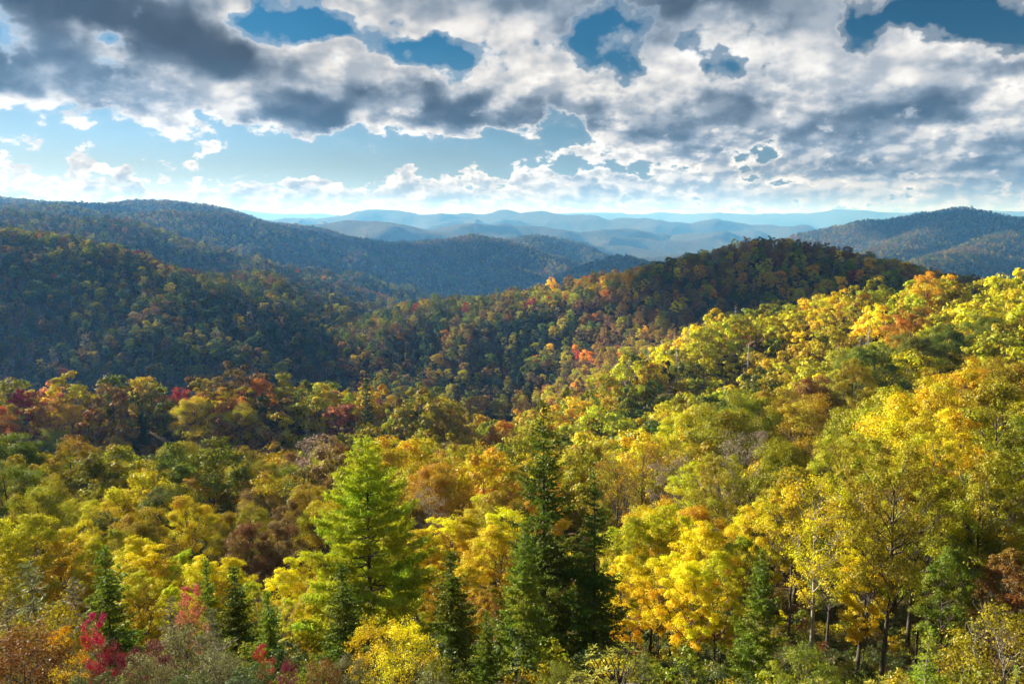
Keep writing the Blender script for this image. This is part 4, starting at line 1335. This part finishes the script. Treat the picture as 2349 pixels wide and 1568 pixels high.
print("PLANTS", len(PLANTS), "forest", len(P_), "distant", len(x3), "under", len(x4))
#@END
# ------------------------------------------------------------------ clouds added out of view to cast shade on the land
def cloud_material():
    m = bpy.data.materials.new("cloud_white")
    m.use_nodes = True
    T = NT(m.node_tree)
    m.node_tree.nodes.clear()
    d, t, x, o = T.n('ShaderNodeBsdfDiffuse'), T.n('ShaderNodeBsdfTranslucent'), T.n('ShaderNodeMixShader'), T.n('ShaderNodeOutputMaterial')
    d.inputs['Color'].default_value = rgb(0.9, 0.9, 0.9)
    t.inputs['Color'].default_value = rgb(0.85, 0.87, 0.9)
    x.inputs[0].default_value = 0.25
    T.link(d.outputs[0], x.inputs[1])
    T.link(t.outputs[0], x.inputs[2])
    T.link(x.outputs[0], o.inputs['Surface'])
    return m


M_CLOUD = cloud_material()


def shade_cloud(tx, ty, tz, ax, ay, high, seed, turn=0.0):
    """an added, unseen flat-based cumulus standing where its shadow falls on (tx, ty, tz)"""
    s = (high - tz) / L.z
    cx, cy_ = tx + L.x * s, ty + L.y * s
    n, m = 160, 60
    a, b = np.meshgrid(np.linspace(0, 2 * np.pi, n, endpoint=False), np.linspace(-np.pi / 2, np.pi / 2, m), indexing='ij')
    x, y, z = np.cos(b) * np.cos(a), np.cos(b) * np.sin(a), np.sin(b)
    k = 1 + 0.34 * fbm(x * 2.2 + seed, y * 2.2 + z * 1.3, seed, 5, 0.6) + 0.10 * fbm(x * 9 + seed, y * 9 + z * 5, seed + 9, 3)
    hz = np.where(z > 0, 0.30 * min(ax, ay) * (1 + 0.5 * fbm(x * 3, y * 3 + seed, seed + 4, 4)), 0.07 * min(ax, ay))
    X, Y, Z = x * k * ax, y * k * ay, z * k * hz
    c, w = math.cos(turn), math.sin(turn)
    V = np.stack([X * c - Y * w, X * w + Y * c, Z], -1).reshape(-1, 3)
    idx = np.arange(n * m).reshape(n, m)
    nx = np.roll(idx, -1, axis=0)
    Q = np.stack([idx[:, :-1], nx[:, :-1], nx[:, 1:], idx[:, 1:]], -1).reshape(-1, 4)
    o = link("shade_cloud", make_mesh("shade_cloud", V, Q, [M_CLOUD], smooth=True))
    o.location = (cx, cy_, high)
    o['kind'] = 'stuff'
    o['label'] = "unseen white cumulus added to shade the land"


shade_cloud(385, 690, -60, 310, 235, 1100, 3, math.radians(8))
shade_cloud(-15, 405, -140, 105, 95, 900, 12)
shade_cloud(-500, 3200, -200, 1100, 800, 2700, 8)
shade_cloud(2450, 4100, -60, 620, 620, 3200, 15)


# ------------------------------------------------------------------ the air: even haze over the whole land
def haze(density, colour):
    v = np.array([(x, y, z) for x in (-45000, 45000) for y in (-45000, 45000) for z in (LOW - 1.0, TOP)], float)
    q = np.array([(0, 1, 3, 2), (4, 6, 7, 5), (0, 4, 5, 1), (2, 3, 7, 6), (0, 2, 6, 4), (1, 5, 7, 3)])
    m = bpy.data.materials.new("haze")
    m.use_nodes = True
    T = NT(m.node_tree)
    m.node_tree.nodes.clear()
    pv = T.n('ShaderNodeVolumePrincipled')
    pv.inputs['Color'].default_value = rgb(*colour)
    pv.inputs['Density'].default_value = density
    pv.inputs["Absorption Color"].default_value = rgb(1, 1, 1)
    pv.inputs["Anisotropy"].default_value = 0.2
    o_ = T.n('ShaderNodeOutputMaterial')
    T.link(pv.outputs[0], o_.inputs['Volume'])
    o = link("haze", make_mesh("haze", v, q, [m]))
    o['kind'] = 'stuff'
    o['label'] = "thin blue haze lying over the mountains and valleys"


haze(0.000086, (0.13, 0.42, 0.92))
# ------------------------------------------------------------------ labels: how each plant looks and what it stands beside
COLOUR_WORD = dict(yellow='bright yellow', gold='golden', amber='amber-brown', orange='orange', rust='rust-brown', red='red', crimson='crimson', pink='salmon-pink', lime='yellow-green', olive='olive',
                   green='green', dark='dark green', teal='blue-green', brown='brown', bare='nearly leafless', grey='grey', plum='plum-red', hemlock='grey-green', spruce='dark green', fir='green', pine='yellow-green', rhodo='yellowish')
SHAPE_WORD = dict(oak='broad tree', oak_b='spreading tree', maple='tall round tree', maple_b='round tree', tall='lofty straight tree', tall_b='lofty slim tree', pale='pale-trunked tree', thin='tall thin-leaved tree', thin_b='thin-leaved tree', birch='slender birch', birch_b='thin birch', birch_c='forked birch', snag='dead trunk',
                  bare='bare tree', mid='domed tree')
PLACE_WORD = dict(lit='on the sunlit slope', right='in the near wood at right', knoll='on the low knoll', shelf='on the shelf before the knoll', near='on the near slope', dark='under the dark ridge', left='on the left hillside')
GROUP_WORD = dict(broadleaf_tree='broad-leaved trees ', birch_tree='yellow birches ', dead_tree='dead trunks ', spruce_tree='spruces ', hemlock_tree='hemlocks ', fir_tree='firs ', leafy_shrub='leafy shrubs ',
                  rhododendron_shrub='rhododendrons ', bare_shrub='leafless shrubs ', maple_sapling='young saplings ', pine_tree='pines ', bare_tree='bare trees ')
ORD = 'first second third fourth fifth sixth seventh eighth ninth tenth eleventh twelfth thirteenth fourteenth fifteenth sixteenth seventeenth eighteenth nineteenth twentieth'.split()
for p in PLANTS:
    x, y, z = p['obj'].location
    p['low'] = p['name'] in ('leafy_shrub', 'rhododendron_shrub', 'bare_shrub', 'maple_sapling', 'hemlock_tree')
    zt = z + (2.0 if p['low'] else 9.0) * p['obj'].scale[2]
    p['su'] = x / y
    p['sv'] = zt / y
    p['look'] = COLOUR_WORD[p['colour']] + ' ' + SHAPE_WORD.get(p.get('shape'), p['cat'])
    p['obj']['group'] = GROUP_WORD[p['name']] + PLACE_WORD[p['place']]
taken = {p['label'] for p in PLANTS if p.get('label')}
open_ = [p for p in PLANTS if not p.get('label')]


def neighbours(p):
    near_ = sorted((q for q in PLANTS if q is not p and q['su'] != p['su'] and q['low'] == p['low'] and 0.6 < q['obj'].location[1] / p['obj'].location[1] < 1.6), key=lambda q: math.hypot(q['su'] - p['su'], 1.5 * (q['sv'] - p['sv'])))[:6]
    out = []
    for q in near_:
        du, dv = p['su'] - q['su'], p['sv'] - q['sv']
        if abs(du) > abs(dv) * 1.2:
            rel = 'right of' if du > 0 else 'left of'
        else:
            rel = 'above' if dv > 0 else 'below'
        w = q['look']
        out.append(rel + (' an ' if w[0] in 'aeiou' else ' a ') + w)
    return out


def candidates(p):
    base = p['look']
    place = PLACE_WORD[p['place']]
    nb = neighbours(p)
    yield base + ' ' + place
    for a in nb[:3]:
        yield base + ' ' + place + ', ' + a
    for a in nb[:4]:
        for b in nb[:4]:
            if a != b:
                yield base + ' ' + a + ' and ' + b


from collections import Counter
base_count = Counter(p['look'] + ' ' + PLACE_WORD[p['place']] for p in open_)
for p in open_:
    done = False
    for n_, c in enumerate(candidates(p)):
        if n_ == 0 and base_count[c] > 1:
            continue
        if c not in taken and len(c.split()) <= 16:
            p['label'] = c
            done = True
            break
    if not done:
        row = sorted((q['su'] for q in PLANTS if q['look'] == p['look'] and q['place'] == p['place']))
        k = row.index(p['su'])
        p['label'] = 'the ' + (ORD[k] if k < 20 else str(k + 1) + 'th') + ' ' + p['look'] + ' from the left ' + PLACE_WORD[p['place']]
    taken.add(p['label'])
for p in PLANTS:
    p['obj']['label'] = p['label']
